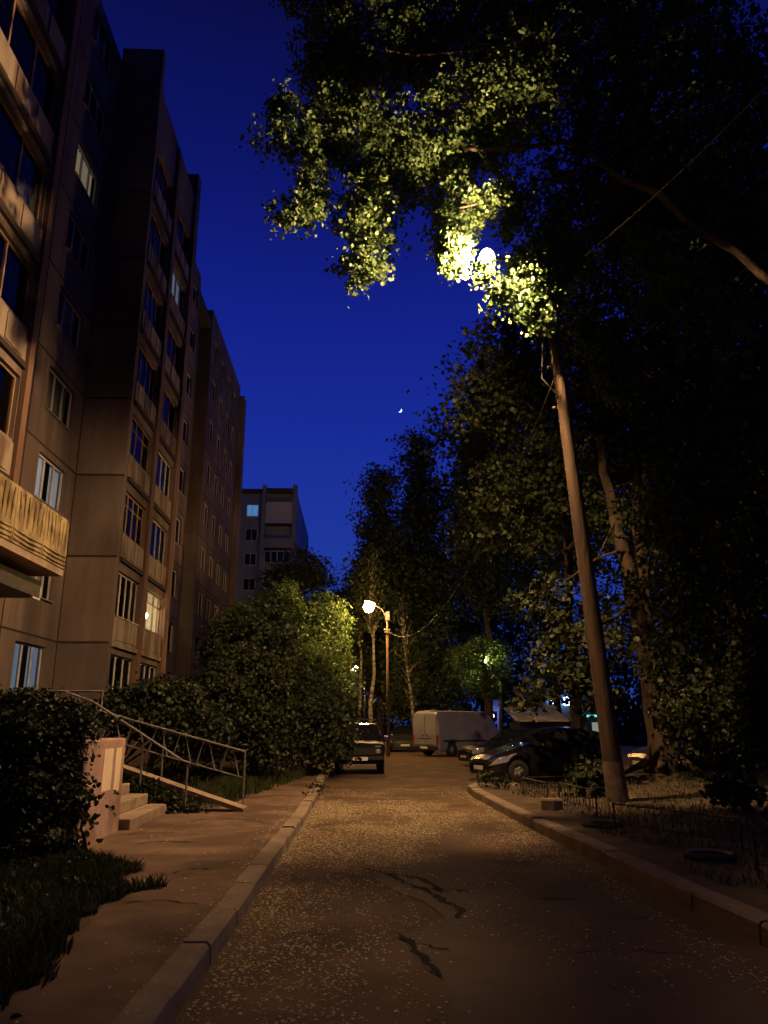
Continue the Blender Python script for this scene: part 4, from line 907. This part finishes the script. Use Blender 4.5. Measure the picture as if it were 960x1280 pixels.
# forked linden behind the post
FK = (8.4, 21.6, .33)
fkb = [(4.83, 19.6, 4.79, 0.75, 0.8, 0.83), (5.42, 19.0, 3.6, 1.09, 0.9, 0.89), (4.86, 18.6, 2.68, 1.05, 0.8, 0.38), (4.08, 18.5, 2.16, 0.38, 0.5, 0.24), (5.68, 19.0, 2.33, 0.7, 0.7, 0.25), (8.16, 19.5, 7.05, 1.32, 1.2, 1.28), (9.06, 20.0, 5.41, 1.5, 1.4, 1.61), (9.82, 20.5, 8.28, 1.71, 1.5, 1.36), (8.41, 20.0, 3.3, 1.14, 1.2, 1.25),
       (8.5, 21.5, 10.11, 2.18, 1.6, 1.21), (4.9, 22.5, 12.37, 1.8, 1.6, 1.54), (4.11, 22.6, 11.57, 1.28, 1.2, 1.02), (6.19, 23.0, 10.12, 1.54, 1.3, 1.54), (7.37, 23.0, 8.53, 1.51, 1.3, 1.26), (4.6, 22.0, 13.52, 1.15, 1.2, 1.02), (8.99, 22.0, 13.6, 2.83, 2.0, 2.06), (10.68, 21.0, 11.76, 2.18, 2.0, 2.18), (9.71, 20.5, 2.51, 1.27, 1.4, 1.27), (5.04, 24.0, 8.8, 1.57, 1.4, 1.84), (9.17, 23.0, 17.85, 3.9, 2.2, 2.51), (12.3, 22.0, 17.23, 2.41, 2.2, 3.22)]
FT = [(limb_path((8.4, 21.6, .1), (8.16, 21.6, 3.88), 6, .04, 21), .46, .3), (limb_path((8.15, 21.6, 3.77), (7.41, 21.2, 7.51), 5, .06, 22), .24, .17), (limb_path((7.4, 21.2, 7.39), (7.02, 21.5, 11.67), 6, .04, 23), .17, .06), (limb_path((8.2, 21.6, 3.77), (8.29, 21.8, 8.18), 5, .05, 24), .22, .14),
      (limb_path((8.28, 21.8, 8.05), (9.25, 22.0, 13.61), 6, .08, 25), .14, .05), (limb_path((8.07, 21.5, 4.77), (4.7, 18.8, 2.43), 6, .08, 26, .5), .07, .015), (limb_path((7.9, 21.4, 6.37), (5.03, 19.6, 4.68), 6, .08, 27, .4), .06, .012), (limb_path((8.16, 21.5, 7.6), (9.11, 20.0, 5.85), 5, .1, 28), .08, .015), (limb_path((7.44, 21.2, 7.27), (6.58, 20.6, 5.96), 4, .1, 29), .03, .01),
      (limb_path((7.19, 21.5, 10.61), (4.37, 22.5, 12.09), 6, .1, 30), .07, .012)]
for a in range(5):
    w_ = a * 1.25 + .4; FT.append((limb_path((8.4 + math.cos(w_) * .25, 21.6 + math.sin(w_) * .25, .75), (8.4 + math.cos(w_) * 1.1, 21.6 + math.sin(w_) * 1.1, .3), 4, .04, 40 + a), .16, .05))
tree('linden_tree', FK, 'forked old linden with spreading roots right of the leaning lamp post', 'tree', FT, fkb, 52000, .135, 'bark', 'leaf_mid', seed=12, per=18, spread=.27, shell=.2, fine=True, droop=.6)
# dark trees filling the right and the far end of the street
TR = [(13.5, 27, 25, 5.5, 'huge black tree mass right behind the forked linden', 51, 0), (15, 19, 24, 5, 'dark tall tree along the right edge of the picture', 52, 0), (10, 36, 24, 5.2, 'dark broad tree rising behind the brownish car', 53, 0),
      (9.2, 54, 24, 4.6, 'dark tall tree rising above the white van', 54, 1), (4.6, 55, 23, 4.3, 'tall loose birch crown against the sky right of the middle gap', 55, 1), (1.6, 52, 19.2, 3.9, 'slender pointed birch standing alone against the blue sky above the amber lamp', 56, 1),
      (18, 36, 20, 5.5, 'dark tree closing the view beyond the shop lights', 57, 0), (13.4, 52, 22, 5, 'dark tree left of the distant blue sign', 58, 0), (20, 26, 22, 6, 'dark tree far right beyond the verge', 59, 0),
      (6.2, 72, 17, 4.5, 'dark far tree between the van and the second lamp', 60, 0), (-4.2, 58, 14.5, 3.6, 'dark round crown beside the distant apartment block', 61, 0), (-1.2, 80, 15, 4.5, 'dark far crown at the end of the street below the sky gap', 62, 0),
      (12.5, 78, 20, 6, 'dark far tree behind the green lit crown', 64, 0), (22, 44, 18, 6, 'dark tree at the far right behind the verge shrubs', 65, 0)]
for x, y, h, r_, lb, sd, bi in TR:
    auto_tree('birch_tree' if bi else 'deciduous_tree', x, y, h, r_, lb, sd, n=26000 if y < 60 else 14000, size=.25 if y < 60 else .34, low=.42 if sd in (53, 54, 57, 58) else .16 if not bi else .2, birch=bool(bi), group='dark trees of the yard')
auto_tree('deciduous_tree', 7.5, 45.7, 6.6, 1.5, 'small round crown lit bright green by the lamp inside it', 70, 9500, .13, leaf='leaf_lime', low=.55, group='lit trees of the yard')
auto_tree('birch_tree', 3.6, 47, 9.2, 1.5, 'thin leaning pale birch trunk with sparse leaves lit by the amber lamp', 71, 1800, .14, bark='bark_pale', leaf='leaf_mid', low=.3, lean=(-1.0, 0), birch=True, group='lit trees of the yard', tr=.13)
auto_tree('birch_tree', .95, 46, 12, 1.8, 'straight birch trunk just left of the slim lamp post', 72, 2500, .16, bark='bark_pale', leaf='leaf_dark', low=.6, birch=True, group='lit trees of the yard', tr=.17)
auto_tree('birch_tree', .2, 50, 12, 1.8, 'darker birch trunk behind the amber lamp', 73, 2500, .16, bark='bark_pale', leaf='leaf_dark', low=.6, birch=True, group='lit trees of the yard', tr=.15)
# yard trees at the left, the right one lit by the second lamp
lm = [(-1.98, 41.0, 7.47, 1.28, 1.0, 0.85), (-1.13, 41.6, 6.7, 0.78, 0.8, 1.03), (-1.36, 41.4, 5.4, 1.02, 0.8, 0.94), (-0.66, 41.2, 4.14, 0.5, 0.6, 1.01), (-2.59, 41.0, 6.28, 1.69, 1.4, 1.61), (-2.99, 39.0, 3.69, 2.37, 1.8, 2.37), (-1.02, 40.0, 2.56, 0.97, 1.0, 1.45), (-3.9, 39.0, 6.85, 1.45, 1.5, 1.62)]
tree('cherry_tree', (-3., 40., .1), 'leafy tree at the left kerb whose right edge glows beside the amber lamp', 'tree', [(limb_path((-3., 40., 0), (-2.5, 40.6, 7.4), 6, .08, 81), .14, .03)], lm, 42000, .16, 'bark_dark', 'leaf_lime', group='lit trees of the yard', seed=82, per=16, spread=.3, shell=.2)
shrub((-3.0, 25.2, .1), [(-2.01, 25.0, 1.96, 1.46, 1.4, 1.46), (-3.24, 24.5, 2.91, 1.24, 1.4, 1.64), (-1.2, 24.2, 1.01, 0.96, 0.9, 0.82), (-0.77, 25.5, 1.35, 0.66, 0.8, 0.92), (-3.23, 26.0, 4.3, 1.23, 1.3, 1.33)], 22000, .13, 'tall dark bush spilling over the boxy parked car', 91)
shrub((-4.9, 21.6, .1), [(-3.52, 21.6, 1.8, 1.08, 1.2, 0.91), (-3.13, 22.0, 2.77, 0.8, 1.0, 0.85), (-2.45, 21.5, 1.08, 0.85, 0.9, 0.64), (-4.6, 21.0, 1.69, 0.71, 0.9, 0.54)], 19000, .12, 'dark rounded bush behind the zigzag ramp railing', 92)
shrub((-6.1, 19.4, .1), [(-4.76, 19.4, 2.06, 0.93, 0.8, 0.54), (-5.39, 19.0, 1.78, 0.64, 0.8, 0.49), (-3.96, 19.0, 1.41, 0.75, 0.8, 0.68)], 13000, .11, 'dark hedge bush under the lit loggias of the building', 93)
shrub((-7.0, 27.5, .1), [(-5.64, 27.5, 1.99, 0.93, 1.2, 0.93), (-4.33, 29.0, 4.31, 1.19, 1.4, 1.36)], 12000, .14, 'dark bush against the building wall behind the hedge', 94)
# overgrown bush beside the porch wall, and small plants
shrub((-4.15, 10.1, .1), [(-4.0, 10.1, 1.26, 0.54, 0.5, 0.54), (-3.71, 10.4, 1.6, 0.35, 0.4, 0.31), (-3.99, 9.8, 0.64, 0.47, 0.5, 0.47), (-3.58, 9.9, 0.72, 0.25, 0.35, 0.44), (-4.61, 10.6, 1.65, 0.52, 0.5, 0.31), (-3.73, 9.5, 0.25, 0.4, 0.4, 0.27)], 22000, .058, 'overgrown dark bush half covering the plastered porch wall', 95, fine=True, stems=10)
shrub((-3.35, 10.05, .1), [(-3.31, 9.9, 0.45, 0.19, 0.18, 0.23), (-3.43, 9.9, 0.72, 0.13, 0.15, 0.19)], 260, .075, 'thin leafy sprigs in front of the plastered porch wall', 96, fine=True, name='sprig_plant', cat='plant', stems=5)
shrub((-3.7, 14.35, .1), [(-3.42, 14.45, 0.31, 0.31, 0.12, 0.13), (-2.96, 14.3, 0.19, 0.28, 0.12, 0.1), (-3.8, 14.5, 0.51, 0.2, 0.12, 0.14)], 1500, .06, 'low weeds growing between the steps and the ramp', 97, fine=True, name='weed_clump', cat='plant')
shrub((-.98, 20.2, .1), [(-0.9, 17.6, -0.03, 0.12, 0.4, 0.15), (-0.93, 19.6, 0.02, 0.12, 0.5, 0.19)], 700, .06, 'weeds sprouting along the far end of the left kerb', 98, fine=True, name='weed_clump', cat='plant')
shrub((4.75, 16.2, .15), [(4.85, 16.6, 0.59, 0.21, 0.25, 0.25), (4.83, 16.6, 0.33, 0.2, 0.25, 0.16)], 800, .11, 'small leafy shrub left of the leaning post foot', 99, fine=True)
shrub((3.75, 18.7, .15), [(3.47, 18.7, 0.27, 0.22, 0.3, 0.09), (3.15, 19.2, 0.38, 0.13, 0.2, 0.08)], 420, .07, 'weedy shrub by the nose of the black hatchback', 100, fine=True)
shrub((6.6, 13.6, .25), [(6.37, 13.6, 0.49, 0.24, 0.3, 0.22)], 800, .1, 'small dark shrub in the deep shade at the right edge', 101, fine=True)
shrub((9.2, 19, .4), [(8.61, 19.0, 1.69, 1.16, 1.0, 0.97), (9.54, 18.6, 2.06, 0.76, 1.0, 1.34)], 9000, .13, 'dark bush at the right edge behind the forked linden roots', 102)
shrub((1.5, 58, 0), [(4.46, 52.0, 3.37, 1.79, 2.0, 1.27), (6.3, 54.0, 4.51, 2.43, 2.0, 1.88), (2.76, 50.0, 2.8, 0.81, 1.0, 1.01)], 9000, .2, 'undergrowth behind the white van below the leaning birch', 103, leaf='leaf_mid')

V, F = leaf_cloud([(x, 88 + 6 * math.sin(x), 2.5 + 2 * math.sin(x * .7) + (4 if x > 8 else 0), 6, 4, 4.5 + 1.5 * math.sin(x * 1.3) + (6 if x > 8 else 0)) for x in range(-9, 64, 4)] + [(x, 66, 2., 5, 3, 3.2) for x in range(21, 48, 4)], 70000, .45, spread=1., per=14, shell=.2, seed=200)
V[:, 2] = np.maximum(V[:, 2], .02)
tag(np_mesh('undergrowth', V, F, M['leaf_dark']), 'dark far undergrowth closing the yard beyond the cars', 'undergrowth', kind='stuff')
# ------------------------------------------------------------------ moon
mo = (51.63, 900.0, 382.83)
mc = MB(); ring = []
for i in range(17):
    a = -math.pi / 2 + math.pi * i / 16; ring.append((math.cos(a) * 2.6, math.sin(a) * 2.6))
for i in range(15, 0, -1):
    a = -math.pi / 2 + math.pi * i / 16; ring.append((math.cos(a) * .9 - .1, math.sin(a) * 2.5))
mc.prism(ring, -.6, .6)
rot = Matrix.Rotation(R(35), 3, 'Y') @ Matrix.Rotation(R(90), 3, 'X')
mc.v = [tuple(rot @ Vector(p)) for p in mc.v]
mn_ = mc.build('moon', M['moon']); mn_.location = mo; tag(mn_, 'tiny bright crescent moon low in the blue sky', 'moon')
